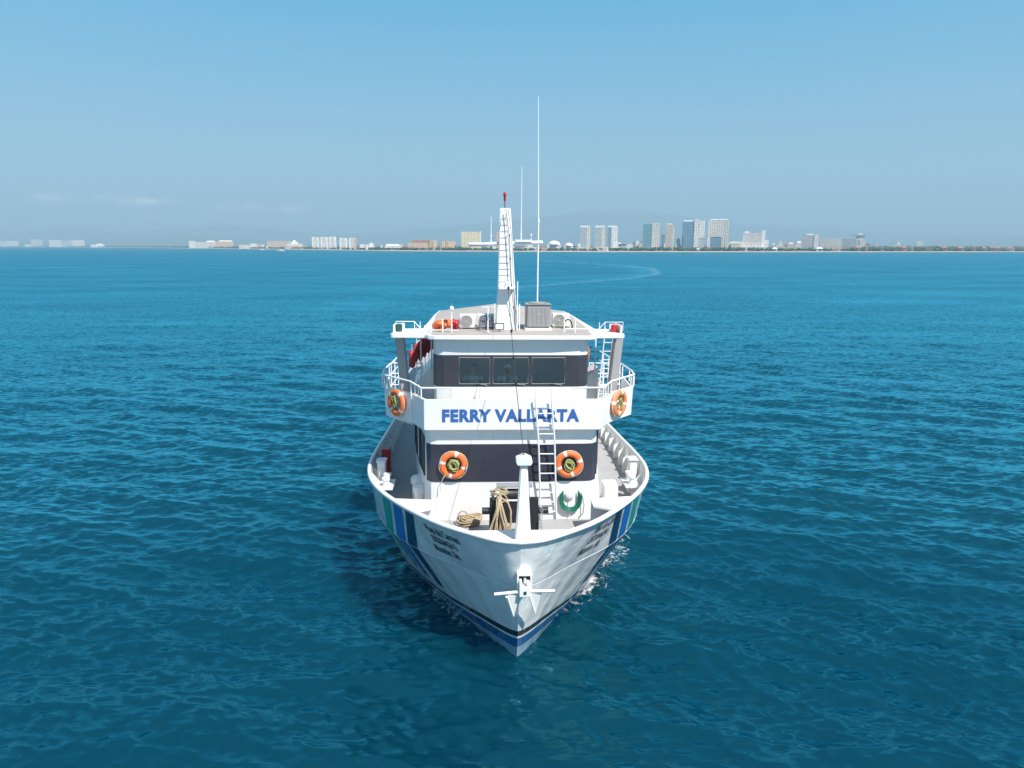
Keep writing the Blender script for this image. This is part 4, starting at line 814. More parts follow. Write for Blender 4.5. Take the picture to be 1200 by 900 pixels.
# ---- roof
RF = [(1.2, 3.06), (2.0, 3.09), (2.18, 3.17), (2.25, 3.40), (3.12, 3.44), (3.17, 3.5), (3.17, 4.55), (3.1, 4.62), (2.42, 4.7), (2.32, 9.0), (2.24, 10.3), (1.3, 11.3), (.1, 11.9)]
ro = [(x - (.16 if x > 3 else 0), y) for x, y in mirror_outline(RF)]; mb = MB(); n = len(ro)
mb.prism(ro, 7.14, 7.262); rf = mb.build('roof', WHITE, FERRY, bevel=.02)
mb = MB(); ri = mirror_outline([(1.2, 3.12), (1.96, 3.06), (2.1, 3.3), (2.18, 4.8), (2.26, 9.0), (2.18, 10.2), (1.26, 11.2), (.1, 11.8)]); vs = [(x, y, 7.266 + (.10 * max(0, 1 - (x / 2.3) ** 2)) * min(1, max(0, (y - 4.5) / 2))) for x, y in ri]
# cambered sheet: rows across
mb = MB(); rows = [3.13, 3.3, 4.0, 4.7, 5.5, 7, 9, 10.2, 11.2, 11.7]; vs = []; nx = 13
for y in rows:
    hw = L(y, [3.03, 3.3, 4.8, 9, 10.2, 11.2, 11.8], [1.96, 2.1, 2.2, 2.26, 2.18, 1.26, .4])
    for k in range(nx):
        q = -1 + 2 * k / (nx - 1); vs.append((q * hw, y, 7.268 + .16 * (1 - q * q) * min(1, max(0, (y - 4.4) / 3))))
mb.add(vs, [(i * nx + k, i * nx + k + 1, (i + 1) * nx + k + 1, (i + 1) * nx + k) for i in range(len(rows) - 1) for k in range(nx - 1)]); mb.build('roof_sheet', ROOFP, rf, smooth=60)
mb = MB()
for sd in (-1, 1): wx = 3.1 if sd < 0 else 2.94; mb.add([(sd * 2.28, 3.48, 7.267), (sd * wx, 3.5, 7.267), (sd * wx, 4.52, 7.267), (sd * 2.3, 4.6, 7.267)], [(0, 1, 2, 3)] if sd > 0 else [(3, 2, 1, 0)])
mb.build('wing_sheet', WHITE2, rf)
# posts and low rails on the roof
for xs_, bars in (((-2.12, -1.82, -1.58), (((-2.12, 3.75, 7.32), (-1.4, 3.75, 7.32)), ((-2.3, 4.3, 7.34), (-2.12, 3.75, 7.32)))), ((1.42, 1.72), (((1.42, 3.75, 7.36), (2.1, 3.75, 7.36)),))):
    r_ = MB()
    for x in xs_: r_.tube([(x, 3.75, 7.26), (x, 3.75, 7.62 if abs(x) != 1.58 else 7.86)], .018, 6)
    for q in bars: r_.tube(q, .016, 6)
    r_.build('roof_rail', WHITE2, rf, smooth=60)
mb = MB(); mb.lathe((-1.58, 3.75, 7.86), ((.05, 0), (.06, .06), (.03, .1)), 12); mb.build('post_lamp', WHITE2, rf, smooth=50)
mb = MB(); mb.tube([(-.62, 3.7, 7.26), (-.62, 3.7, 7.93)], .018, 6); mb.tube([(-.78, 3.7, 7.94), (-.46, 3.7, 7.94)], .014, 6); mb.build('signal_post', WHITE2, rf, smooth=60)
for sd in (-1, 1):                                # navigation lamps in their little screens at the wing ends
    xl = sd * (2.97 if sd < 0 else 2.82)
    mb = MB(); mb.box(xl - .02 + sd * .12, xl + .02 + sd * .12, 3.62, 4.05, 7.266, 7.47); mb.box(xl - .12, xl + .12, 4.03, 4.07, 7.266, 7.47); mb.build('lamp_screen', WHITE2, rf)
    mb = MB(); mb.lathe((xl - .02, 3.88, 7.268), ((.085, 0), (.095, .03), (.095, .17), (.06, .2)), 16); o = mb.build('navigation_lamp', GREENP if sd < 0 else RED, rf, smooth=40); o['label'] = ('green' if sd < 0 else 'red') + ' navigation lamp on the wing end'
    r_ = MB()
    for x in (3.1, 2.9, 2.6, 2.45): r_.tube([(sd * x, 4.2, 7.26), (sd * x, 4.2, 7.5)], .012, 6)
    r_.tube([(sd * 3.1, 4.2, 7.5), (sd * 2.6, 4.2, 7.5), (sd * 2.45, 4.2, 7.32)], .012, 6); r_.build('wing_rail', WHITE2, rf, smooth=60)

# ---- mast
mast = empty('mast'); mast.parent = FERRY; mast.location.x = .07
MX = -.16
def taper(y0, z0, wl0, wr0, d0, y1, z1, wl1, wr1, d1):
    return [(wl0, y0, z0), (wr0, y0, z0), (wr0, y0 + d0, z0), (wl0, y0 + d0, z0), (wl1, y1, z1), (wr1, y1, z1), (wr1, y1 + d1, z1), (wl1, y1 + d1, z1)]
BF = [(3, 2, 1, 0), (4, 5, 6, 7), (0, 1, 5, 4), (1, 2, 6, 5), (2, 3, 7, 6), (3, 0, 4, 7)]
mb = MB(); mb.add(taper(4.15, 7.26, -.47, .13, .62, 4.22, 8.40, -.41, .05, .5), BF); mb.build('mast_base', WHITE, mast, bevel=.02)
mb = MB(); mb.add(taper(4.10, 8.40, -.41, .05, .52, 4.30, 10.52, -.37, -.08, .22), BF); mb.build('mast_column', WHITE, mast, bevel=.02)
mb = MB(); mb.box(-.40, .02, 3.92, 4.12, 8.40, 8.46); mb.lathe((-.18, 4.0, 8.462), ((.07, 0), (.07, .1), (.04, .13)), 12); mb.build('mast_step', WHITE2, mast)
mb = MB()
for k in range(11):
    z = 8.62 + k * .165; f = (z - 8.4) / 2.12; xl = -.40 + .07 * f + .02; xr = .03 - .13 * f - .10; y = 4.10 + .2 * f - .03
    mb.tube([(xl, y, z), (xr, y, z)], .008, 5); 
mb.build('mast_rung', PALEGREY, mast)
mb = MB(); mb.tube([(-1.20, 4.38, 9.55), (-.2, 4.38, 9.60)], .05, 8); mb.tube([(-.2, 4.38, 9.60), (.80, 4.38, 9.63)], .05, 8); mb.box(-1.2, -.55, 4.30, 4.46, 9.56, 9.62); mb.box(.05, .5, 4.3, 4.46, 9.64, 9.70); mb.build('crossarm', WHITE2, mast, smooth=40)
for x, z0, z1, r1 in ((-.60, 9.6, 10.32, .016), (.21, 9.64, 11.6, .016), (.48, 9.64, 9.82, .012)):
    mb = MB(); mb.tube([(x, 4.38, z0), (x, 4.38, z1)], r1, 6, r2=r1 * .5); mb.lathe((x, 4.38, z0 + .16), ((.022, 0), (.022, .06)), 8); mb.build('whip_aerial', WHITE2, mast)
mb = MB(); mb.tube([(-.235, 4.4, 10.52), (-.235, 4.4, 10.72)], .012, 6); mb.build('lamp_stem', BLACKP, mast)
mb = MB(); mb.lathe((-.235, 4.4, 10.70), ((.02, 0), (.032, .03), (.032, .13), (.042, .15), (.042, .21), (.02, .24)), 12); mb.build('masthead_lamp', RED, mast, smooth=40)
mb = MB(); pp = [(-.22, 4.18, 10.5), (-.12, 4.1, 9.8), (-.09, 4.05, 9.2), (-.06, 4.0, 8.5), (.0, 4.05, 7.9), (.06, 4.08, 7.3)]; mb.tube(pp, .008, 6); mb.tube([(p[0] + .06, p[1] + .02, p[2]) for p in pp], .006, 6)
for p in pp[1:5]: mb.ell((p[0], p[1], p[2]), .018, .018, .04, 8, 6)
mb.build('cable_run', CABLE, mast)
mb = MB()
for x, z1 in ((-.50, 8.0), (.17, 8.0), (.11, 8.6)): mb.tube([(x, 4.1, 7.26), (x, 4.1, z1)], .016, 6)
mb.build('mast_stay_post', WHITE2, mast, smooth=60)
# flood lamp on the roof before the mast
fl = empty('flood_lamp'); fl.parent = FERRY; fl.location.x = .06
mb = MB(); mb.box(-.50, -.24, 3.86, 3.92, 7.32, 7.50); mb.build('lamp_housing', BLACKP, fl, bevel=.01)
mb = MB(); mb.box(-.475, -.265, 3.852, 3.859, 7.34, 7.48); mb.build('lamp_glass', mat('lamp_glass', (.7, .72, .74), .15), fl)
mb = MB(); mb.tube([(-.37, 3.89, 7.26), (-.37, 3.89, 7.33)], .015, 6); mb.tube([(-.78, 3.95, 7.47), (-.5, 3.9, 7.47)], .012, 6); mb.build('lamp_bracket', BLACKP, fl)
# tall aerial rising behind the big condenser
mb = MB(); mb.lathe((.78, 4.78, 7.27), ((.06, 0), (.06, .5), (.04, .7)), 10); mb.tube([(.78, 4.78, 7.9), (.78, 4.8, 10.2)], .022, 8); mb.tube([(.78, 4.8, 10.2), (.73, 4.85, 13.45)], .016, 6, r2=.008); mb.lathe((.78, 4.8, 10.15), ((.03, 0), (.03, .12)), 8); mb.build('tall_aerial', WHITE2, FERRY, smooth=60)

# ---- jackstaff on the bow platform, with the stay running to the mast
js = empty('jackstaff'); js.parent = FERRY
mb = MB(); mb.add(taper(-.74, 3.27, -.10, .24, .28, -.70, 4.97, -.005, .145, .16), BF); mb.build('staff_post', WHITE, js, bevel=.02)
mb = MB(); mb.plate([(-.07, -.76, 4.972), (-.105, -.76, 5.04), (-.095, -.76, 5.095), (.05, -.76, 5.16), (.09, -.76, 5.16), (.235, -.76, 5.095), (.245, -.76, 5.04), (.21, -.76, 4.972)][::-1], -.32); mb.build('staff_cap', WHITE2, js, bevel=.006)
mb = MB(); A, B_ = Vector((.07, -.60, 5.15)), Vector((-.2, 4.2, 10.35)); pts = []
for k in range(19):
    f = k / 18; p = A.lerp(B_, f); p.z -= .55 * math.sin(math.pi * f); pts.append(p)
mb.tube(pts, .008, 6); mb.tube([A + Vector((0, 0, -.05)), A + Vector((0, .02, .25))], .012, 6); mb.build('stay_cable', CABLE, js)
mb = MB()
for k in (3, 6, 8, 10, 13): mb.ell(pts[k], .03, .03, .05, 8, 6)
mb.build('cable_fitting', CABLE, js, smooth=60)

# ---- ladder fixed to the front of the deckhouse
ld = empty('access_ladder'); ld.parent = FERRY
for x0, x1 in ((.78, .56), (1.20, .97)):
    mb = MB(); mb.tube([(x0, 2.72, 2.385), ((x0 + x1) / 2 - .005, 2.50, 4.6), (x1, 2.44, 5.76)], .024, 8); mb.build('ladder_rail', WHITE2, ld, smooth=60)
for k in range(12):
    z = 2.62 + k * .272; f = (z - 2.385) / 3.375; x0 = .78 - .22 * f; x1 = 1.20 - .23 * f; y = L(z, [2.385, 4.6, 5.76], [2.72, 2.50, 2.44])
    mb = MB(); mb.tube([(x0, y, z), (x1, y, z)], .017, 6); mb.build('rung', WHITE2, ld, smooth=60)

# ---- windlass
wl = empty('windlass'); wl.parent = FERRY
mb = MB()
for x in (-.50, .46): mb = MB(); mb.add(taper(1.15, 2.385, x - .13, x + .13, .34, 1.22, 3.50, x - .11, x + .11, .2), BF); mb.build('side_cheek', BLACKP, wl, bevel=.015)
mb = MB(); mb.lathe((-.80, 1.32, 3.18), ((.085, 0), (.085, 1.62)), 14, 'x'); mb.build('drum_shaft', BLACKP, wl, smooth=40)
mb = MB(); mb.lathe((-.36, 1.34, 3.60), ((.20, 0), (.15, .05), (.13, .15), (.13, .55), (.15, .65), (.20, .70)), 20, 'x'); mb.build('warping_drum', BLACKP, wl, smooth=40)
mb = MB(); mb.box(-.46, .36, 1.2, 1.5, 2.9, 3.36); mb.box(-.42, -.36, 1.3, 1.4, 3.36, 3.6); mb.box(.30, .36, 1.3, 1.4, 3.36, 3.6); mb.build('gearbox', BLACKP, wl, bevel=.02)
mb = MB(); mb.box(-.45, .42, 1.22, 1.48, 3.80, 3.84); mb.build('top_plate', GREY, wl)
mb = MB()
for k in range(11):
    z = 3.3 - k * .075; mb.torus((.63 + .02 * math.sin(k), 1.2 - .02 * k, z), .035, .011, 'y' if k % 2 else 'z', 12, 6)
mb.build('anchor_chain', GREY, wl, smooth=60)

# ---- hawse box at the stem
hb = empty('hawse_box'); hb.parent = FERRY
def box_frame(x0, x1, z0, z1, y, d, t_):
    m_ = MB(); m_.box(x0, x1, y, y + d, z1 - t_, z1); m_.box(x0, x0 + t_, y, y + d, z0, z1 - t_ - .001); m_.box(x1 - t_, x1, y, y + d, z0, z1 - t_ - .001); return m_
box_frame(-.07, .25, 2.25, 2.62, -.99, .24, .035).build('box_frame', WHITE2, hb)
mb = MB(); mb.box(-.03, .21, -.90, -.84, 2.26, 2.58); mb.build('box_recess', BLACKP, hb)

mb = MB(); P_ = [(1.62 + .12 * math.cos(a), 4.5, 7.34 + .20 * math.sin(a)) for a in np.linspace(0, math.pi, 12)]; mb.tube([(1.74, 4.5, 7.26)] + P_ + [(1.50, 4.5, 7.26)], .018, 8); mb.build('roof_pipe', CABLE, rf, smooth=60)
for sd in (-1, 1):
    mb = MB(); mb.box(sd * 3.66 - .11, sd * 3.66 + .11, 4.65, 4.95, 2.385, 3.40); mb.box(sd * 3.66 - .15, sd * 3.66 + .15, 4.60, 5.0, 3.402, 3.45); mb.build('bollard_post', WHITE2, FERRY, bevel=.02)
    mb = MB(); mb.box(sd * 3.42 - .2, sd * 3.42 + .2, 3.55, 4.35, 2.95, 3.0); mb.lathe((sd * 3.42, 3.75, 3.002), ((.08, 0), (.08, .16), (.11, .18), (.11, .24)), 14); mb.lathe((sd * 3.42, 4.12, 3.002), ((.08, 0), (.08, .16), (.11, .18), (.11, .24)), 14); mb.build('mooring_bitts', WHITE2, FERRY, smooth=40)
    mb = MB()
    for x, y in ((2.2, 5.0), (2.5, 5.0)): mb.tube([(sd * x, y, 4.97), (sd * x, y, 7.14)], .022, 6)
    mb.build('stanchion', WHITE2, FERRY, smooth=60)
mb = MB()                                         # ladder up to the roof on the right wing
for x0, x1 in ((2.72, 2.86), (2.98, 3.1)): mb.tube([(x0, 5.6, 4.97), (x1, 5.5, 7.2)], .018, 6)
for k in range(8):
    z = 5.2 + .26 * k; f = (z - 4.97) / 2.23; mb.tube([(2.72 + .14 * f, 5.6 - .1 * f, z), (2.98 + .12 * f, 5.6 - .1 * f, z)], .013, 6)
mb.build('roof_ladder', WHITE2, FERRY, smooth=60)
# ================================================================= THINGS ABOARD (each a thing of its own)
def on_ship(x, y, z, rz=0.0, rx=0.0): return SHIP @ Matrix.Translation((x + (.06 if z > 7.2 else 0), y, z)) @ Matrix.Rotation(R(rz), 4, 'Z') @ Matrix.Rotation(R(rx), 4, 'X')
BANDM = mat('silver_band', (.70, .68, .64), .35); LINEM = mat('yellow_green_line', (.46, .46, .16), .85, var=.35, vscale=30); CORD = mat('pale_cord', (.62, .58, .46), .85)
def line_heap(rnd, n, rx, rz, y):
    mb = MB()
    for k in range(n):
        a0 = rnd.uniform(0, 6.28); q = rnd.uniform(.45, 1); w = rnd.uniform(.55, 1); tl = rnd.uniform(-.8, .8); c = (rnd.uniform(-.03, .03), rnd.uniform(-.04, .04)); P_ = []
        for i in range(16):
            a = 2 * math.pi * i / 16; u_, v_ = math.cos(a) * rx * q, math.sin(a) * rz * w
            P_.append((c[0] + u_ * math.cos(tl) - v_ * math.sin(tl), y - .012 * k + .01 * math.sin(3 * a + a0), c[1] + u_ * math.sin(tl) + v_ * math.cos(tl)))
        mb.tube(P_, .011, 5, closed=True)
    return mb
def life_ring(M_, label, seed, rot, heap, tail=False, faded=False):
    rnd = random.Random(seed); r = empty('life_ring', M_); tag(r, label, 'life ring', 'orange life rings on the front of the ferry')
    om = ORANGE_F if faded else ORANGE_R
    mb = MB(); mb.torus((0, 0, 0), .285, .085, 'y', 48, 14, sq=.82); mb.build('ring', om, r, smooth=80)
    for k in range(4):
        a = R(rot) + k * math.pi / 2; mb = MB(); mb.torus((0, 0, 0), .285, .0885, 'y', 6, 14, a - .13, a + .13, sq=.83); mb.build('band', BANDM, r, smooth=50)
    mb = MB(); P_ = []
    for i in range(64):
        a = 2 * math.pi * i / 64; q = .362 + .018 * abs(math.sin(2 * (a - R(rot)))); P_.append((q * math.cos(a), -.015, q * math.sin(a)))
    mb.tube(P_, .009, 5, closed=True); mb.build('grab_line', CORD, r)
    o = line_heap(rnd, *heap).build('line_coil', LINEM, r, smooth=80)
    if tail:
        mb = MB(); mb.tube([(-.20, -.06, -.24), (-.27, -.07, -.34), (-.31, -.05, -.45), (-.33, -.03, -.60), (-.35, -.02, -.72)], .010, 5); mb.build('loose_line', CORD, r)
ORANGE_R = mat('orange_ring', (.80, .17, .04), .5, var=.18, vscale=5); ORANGE_F = mat('faded_orange_ring', (.74, .24, .09), .6, var=.2, vscale=5)
life_ring(on_ship(-1.53, 2.665, 3.93), 'orange life ring with tangled green line on the left of the dark band', 1, 75, (9, .15, .17, -.03), True)
life_ring(on_ship(1.49, 2.665, 3.93), 'orange life ring half behind the white ladder', 2, 20, (7, .12, .17, -.03))
WA = 48.4
life_ring(on_ship(-3.07, 3.66, 5.38, -WA), 'bright orange life ring on the shaded left bridge wing', 3, 50, (6, .07, .19, -.02))
life_ring(on_ship(2.93, 3.50, 5.38, WA), 'faded orange life ring on the sunlit right bridge wing', 4, 80, (6, .07, .19, -.02), faded=True)

# anchor hanging at the stem
an = empty('bow_anchor', on_ship(.10, -1.04, 2.26)); tag(an, 'white painted anchor with long crossbar hanging at the stem', 'anchor')
mb = MB(); mb.tube([(-.66, .02, -.07), (.0, 0, .0), (.64, .02, -.01)], .035, 10); mb.build('stock', WHITE2, an, smooth=60)
mb = MB(); mb.box(-.13, .11, -.08, .10, -.10, .13); mb.add([(-.13, -.08, .131), (-.05, -.08, .131), (-.08, -.06, .26), (-.13, -.06, .24), (-.13, .1, .131), (-.05, .1, .131), (-.08, .1, .26), (-.13, .1, .24)], BF); mb.box(.02, .10, -.06, .1, .131, .22); mb.build('crown', WHITE2, an, bevel=.012)
mb = MB(); mb.tube([(0, 0, .1), (0, .22, .32)], .04, 8); mb.build('shank', GREY, an, smooth=60)
mb = MB(); mb.box(-.035, .025, -.095, -.081, -.03, .03); mb.build('shackle_eye', BLACKP, an)
for sd in (-1, 1):
    x0, x1, xt = (.08, .36, .24) if sd > 0 else (-.36, -.10, -.22)
    mb = MB(); T = [(x0, -.02, -.08), (x1, .03, -.06), (xt, .12, -.62)]; mb.plate(T, .03); mb.plate([((x0), -.05, -.08), (x0 + .05 * sd, -.03, -.08), (xt, .08, -.60)], .05); mb.build('fluke', WHITE2, an)

# ropes
def strand_tube(mb, P_, r): mb.tube(P_, r, 7)
rnd = random.Random(9); mb = MB()
for k in range(13):
    rx, ry = rnd.uniform(.20, .33), rnd.uniform(.13, .22); cx, cy = rnd.uniform(-.05, .05), rnd.uniform(-.04, .04); ph = rnd.uniform(0, 6)
    mb.tube([(cx + rx * math.cos(a), cy + ry * math.sin(a), .03 + .016 * k + .03 * math.sin(2 * a + ph)) for a in np.linspace(0, 2 * math.pi, 28, endpoint=False)], .021, 7, closed=True)
mb.tube([(-.20 + .13 * math.cos(a), -.02, .22 + .16 * math.sin(a)) for a in np.linspace(-.5, math.pi + .5, 16)], .020, 7)
o = mb.build('rope_coil', ROPE, None, smooth=80); o.matrix_world = on_ship(-1.08, 2.42, 2.385); tag(o, 'loose coil of tan rope lying flat on the grey foredeck', 'rope')
mb = MB()
for k in range(13):
    xb = -.24 + .045 * k + rnd.uniform(-.02, .02); top = (rnd.uniform(-.03, .09), -.02 + rnd.uniform(-.04, .03), 1.24 + rnd.uniform(-.05, .04)); y0 = -.10 - rnd.uniform(0, .10)
    mb.tube([(top[0], top[1] + .12, top[2] - .02), top, (top[0] * .6 + xb * .4 + rnd.uniform(-.02, .02), y0, .85), (xb * .9, y0 - .03, .45), (xb * 1.25, y0 - .05, .03)], .023, 7)
mb.tube([(.30, -.14, .95), (.31, -.2, .6), (.22, -.22, .38), (.05, -.23, .22), (-.12, -.23, .06)], .023, 7); mb.tube([(.08, -.02, 1.2), (.24, -.1, 1.1), (.31, -.15, .9), (.29, -.19, .4), (.25, -.2, .03)], .023, 7); mb.tube([(.24, -.2, .5), (.2, -.22, .2), (.24, -.2, .04)], .023, 7)
for k in range(5): mb.torus((.06, .12 + .0 * k, 1.22), .17 + .006 * k, .022, 'y', 24, 7)
for k in range(6): mb.tube([(-.15 + rnd.uniform(-.05, .05), .1, 1.28 + rnd.uniform(-.05, .1)), (.0, -.03, 1.33 + rnd.uniform(-.05, .1)), (.2, .05, 1.25 + rnd.uniform(-.06, .08))], .022, 7)
o = mb.build('mooring_rope', ROPE, None, smooth=80); o.matrix_world = on_ship(-.42, 1.12, 2.39); tag(o, 'tan mooring rope draped in strands over the black windlass', 'rope')

# hose on its hook
hr = empty('hose_rack', on_ship(1.56, 2.745, 3.05)); tag(hr, 'green garden hose hung in a loop on a white wall hook', 'hose')
mb = MB(); mb.lathe((-.02, -.07, .02), ((.10, 0), (.125, .02), (.125, .05), (.09, .06)), 20, 'y'); mb.tube([(-.02, -.05, .02), (-.02, -.05, -.62)], .008, 5); mb.build('hook_plate', WHITE2, hr, smooth=40)
HOSE = mat('green_hose', (.012, .16, .10), .4); mb = MB()
for k in range(5):
    q = .20 + .022 * k; mb.tube([(-q, -.05 - .012 * k, .14 - .02 * k)] + [(q * math.cos(a), -.05 - .012 * k, -.12 + q * 1.05 * math.sin(a)) for a in np.linspace(math.pi, 2 * math.pi, 14)] + [(q, -.05 - .012 * k, .14 - .03 * k)], .014, 7)
mb.tube([(.28, -.1, .1), (.36, -.08, -.25), (.34, -.06, -.5), (.22, -.05, -.62)], .010, 6); mb.build('hose', HOSE, hr, smooth=80)

# machines on the roof
def split_unit(M_, label, w=.5):
    r = empty('air_conditioner', M_); tag(r, label, 'air conditioner', 'white air conditioner units on the roof')
    PL = ACW
    mb = MB(); mb.box(-w / 2, w / 2, 0, .26, .03, .40); mb.build('casing', PL, r, bevel=.015)
    mb = MB(); c = (-w / 2 + .19, -.004, .215); mb.lathe(c, ((.155, 0), (.155, -.006)), 24, 'y'); mb.build('fan_recess', ACG, r)
    mb = MB()
    for q in (.05, .09, .125, .16): mb.torus((c[0], -.018, c[2]), q, .006, 'y', 24, 6)
    for k in range(8): a = k * math.pi / 4; mb.tube([(c[0], -.018, c[2]), (c[0] + .16 * math.cos(a), -.018, c[2] + .16 * math.sin(a))], .004, 4)
    mb.lathe((c[0], -.02, c[2]), ((.03, 0), (.03, -.01)), 12, 'y'); mb.build('fan_guard', ACL, r)
    for x_ in (-w / 2 + .05, w / 2 - .1): mb = MB(); mb.box(x_, x_ + .05, .02, .24, -.005, .029); mb.build('foot', GREY, r)
ACW = mat('white_unit_casing', (.74, .73, .70), .5, var=.05); ACG = mat('grey_fan', (.30, .29, .28), .7); ACL = mat('pale_guard', (.5, .5, .48), .5)
split_unit(on_ship(-1.20, 4.42, 7.275), 'white air conditioner with round fan beside the orange jackets')
split_unit(on_ship(-.72, 4.55, 7.275), 'white air conditioner half hidden behind the grey folding chairs', .46)
split_unit(on_ship(1.40, 4.75, 7.28), 'white air conditioner right of the big grey condenser')
cd = empty('condenser_unit', on_ship(.71, 4.22, 7.272)); tag(cd, 'big grey louvred condenser unit on a white skid', 'condenser')
CG = mat('grey_condenser_casing', (.30, .29, .285), .5, var=.08)
mb = MB(); mb.box(-.335, .335, 0, .6, .06, .68); mb.build('casing', CG, cd, bevel=.03)
mb = MB()
for k in range(17): x = -.30 + .0355 * k; mb.box(x, x + .022, -.022, .004, .10, .62)
mb.build('louvre', mat('louvre_metal', (.42, .41, .40), .5), cd)
mb = MB(); mb.box(-.04, .05, -.02, -.015, .44, .46); mb.build('maker_plate', mat('plate_metal', (.6, .6, .6), .4), cd)
mb = MB(); mb.box(-.35, .35, -.015, .615, .68, .71); mb.lathe((0, .3, .71), ((.26, 0), (.25, .03)), 24); mb.build('top_cover', CG, cd, bevel=.01)
mb = MB(); mb.box(-.37, .37, -.06, .66, 0, .058); mb.build('skid', WHITE2, cd)
# folded grey chairs leaning by the air conditioner
def folding_chair(M_, label):
    r = empty('folding_chair', M_); tag(r, label, 'chair', 'grey folding chairs on the roof'); CM = CHAIRM
    for s_ in (-1, 1):
        mb = MB(); mb.tube([(s_ * .10, .0, 0), (s_ * .06, .06, .36)], .014, 6); mb.build('leg', CM, r); mb = MB(); mb.tube([(s_ * .10, .16, 0), (s_ * .07, .02, .28)], .014, 6); mb.build('leg', CM, r)
    mb = MB(); mb.box(-.10, .10, .02, .05, .10, .20); mb.build('seat', CM, r); mb = MB(); mb.box(-.085, .085, .05, .07, .24, .37); mb.build('backrest', CM, r, bevel=.01)
CHAIRM = mat('grey_blue_chair', (.16, .18, .23), .5)
folding_chair(on_ship(-.80, 4.22, 7.275, 12), 'grey folding chair leaning left of the other one on the roof')
folding_chair(on_ship(-.60, 4.16, 7.275, -14), 'grey folding chair nearest the mast base')
# bundles of life jackets on the roof and on the side rails
def jacket_pile(M_, name, label, mt, w, h, seed, cat, group=None):
    rnd = random.Random(seed); mb = MB(); random.seed(seed)
    for k in range(5): mb.ell((rnd.uniform(-.5, .5) * w * .55, rnd.uniform(-.06, .06), h * (.28 + .13 * k * .8)), w * rnd.uniform(.28, .42), .14, h * rnd.uniform(.22, .32), 12, 8, .06)
    r = mb.build(name, mt, None, smooth=80); r.matrix_world = M_; tag(r, label, cat, group)
    mb = MB(); mb.tube([(-w * .45, -.16, h * .25), (0, -.19, h * .42), (w * .45, -.16, h * .3)], .012, 5); mb.build('strap', BLACKP, r)
jacket_pile(on_ship(-1.88, 4.05, 7.27), 'jacket_bundle', 'bright orange bundle of life jackets on the left of the roof', ORANGE, .48, .33, 4, 'life jackets')
jacket_pile(on_ship(-1.56, 4.15, 7.27), 'jacket_bundle', 'small red bundle between the orange bundle and the air conditioner', RED, .22, .33, 6, 'life jackets')
def life_jacket(M_, label, mt, group):
    mb = MB(); random.seed(3); mb.ell((-.075, 0, -.26), .085, .07, .27, 12, 9, .03); mb.ell((.075, 0, -.26), .085, .07, .27, 12, 9, .03); mb.torus((0, 0, -.06), .09, .045, 'y', 18, 8, 0, math.pi)
    r = mb.build('life_jacket', mt, None, smooth=80); r.matrix_world = M_; tag(r, label, 'life jacket', group)
    mb = MB()
    for z in (-.2, -.36): mb.tube([(-.15, -.075, z), (0, -.085, z), (.15, -.075, z)], .012, 5)
    mb.build('strap', BLACKP, r)
DKRED = mat('dark_red_fabric', (.50, .05, .05), .8, var=.2, vscale=8)
for k, lb in enumerate(('dark red life jacket hung lowest and nearest on the left rail', 'dark red life jacket second up the slanting left row', 'dark red life jacket third up the slanting left row', 'dark red life jacket highest in the slanting left row')):
    life_jacket(on_ship(-2.66 + .10 * k, 6.05 + .34 * k, 6.62 + .08 * k, 35), lb, DKRED, 'red life jackets on the left rail')
mb = MB()
for k in range(5): x, y = -2.70 + .10 * k, 6.0 + .34 * k; mb.tube([(x, y, 5.0), (x, y, 7.14)], .014, 6)
mb.tube([(-2.72, 6.0, 6.66), (-2.28, 7.4, 6.98)], .014, 6); mb.build('jacket_rail', WHITE2, FERRY, smooth=60)
life_jacket(on_ship(2.32, 5.9, 6.62, -10), 'bright orange life jacket hung right of the wheelhouse', ORANGE, None)
mb = MB(); mb.lathe((0, 0, 0), ((.02, 0), (.09, .05), (.10, .12), (.10, .42), (.09, .5), (.02, .54)), 16); o = mb.build('red_fender', DKRED, None, smooth=60); o.matrix_world = on_ship(-2.84, 6.0, 5.92); tag(o, 'dark red cylindrical fender hung on the left side rail', 'fender')
mb = MB(); mb.tube([(0, 0, .53), (0, 0, .72)], .01, 5); mb.build('lanyard', CORD, o)
fc = empty('fire_locker', on_ship(-3.72, 6.35, 2.385)); tag(fc, 'tall red fire locker inside the left bulwark', 'locker')
mb = MB(); mb.box(-.13, .13, -.15, .2, .12, .95); mb.build('cabinet', RED, fc, bevel=.02); mb = MB(); mb.box(-.10, .10, -.163, -.152, .16, .91); mb.build('door', RED, fc); mb = MB(); mb.box(-.13, .13, -.1, .15, 0, .119); mb.build('plinth', GREY, fc)

# ---------------------------------------------------------------- the two people in the wheelhouse
SKIN = mat('skin', (.42, .24, .16), .55)
def skin_mesh(J, E, root, sub=2):
    names = list(J); me = bpy.data.meshes.new('skin'); me.from_pydata([J[n][0] for n in names], [(names.index(a), names.index(b)) for a, b in E], [])
    o = bpy.data.objects.new('skin', me); COL.objects.link(o); m = o.modifiers.new('skin', 'SKIN'); m.use_smooth_shade = True; m.branch_smoothing = .5
    lay = me.skin_vertices[0].data if me.skin_vertices else None
    if lay is None:
        bm = bmesh.new(); bm.from_mesh(me); bm.verts.layers.skin.verify(); bm.to_mesh(me); bm.free(); lay = me.skin_vertices[0].data
    for i, n in enumerate(names): q = J[n][1]; lay[i].radius = q if isinstance(q, tuple) else (q, q); lay[i].use_root = n == root
    m2 = o.modifiers.new('sub', 'SUBSURF'); m2.levels = sub; m2.render_levels = sub
    bpy.context.view_layer.update(); r = bpy.data.meshes.new_from_object(o.evaluated_get(bpy.context.evaluated_depsgraph_get())); bpy.data.objects.remove(o); return r
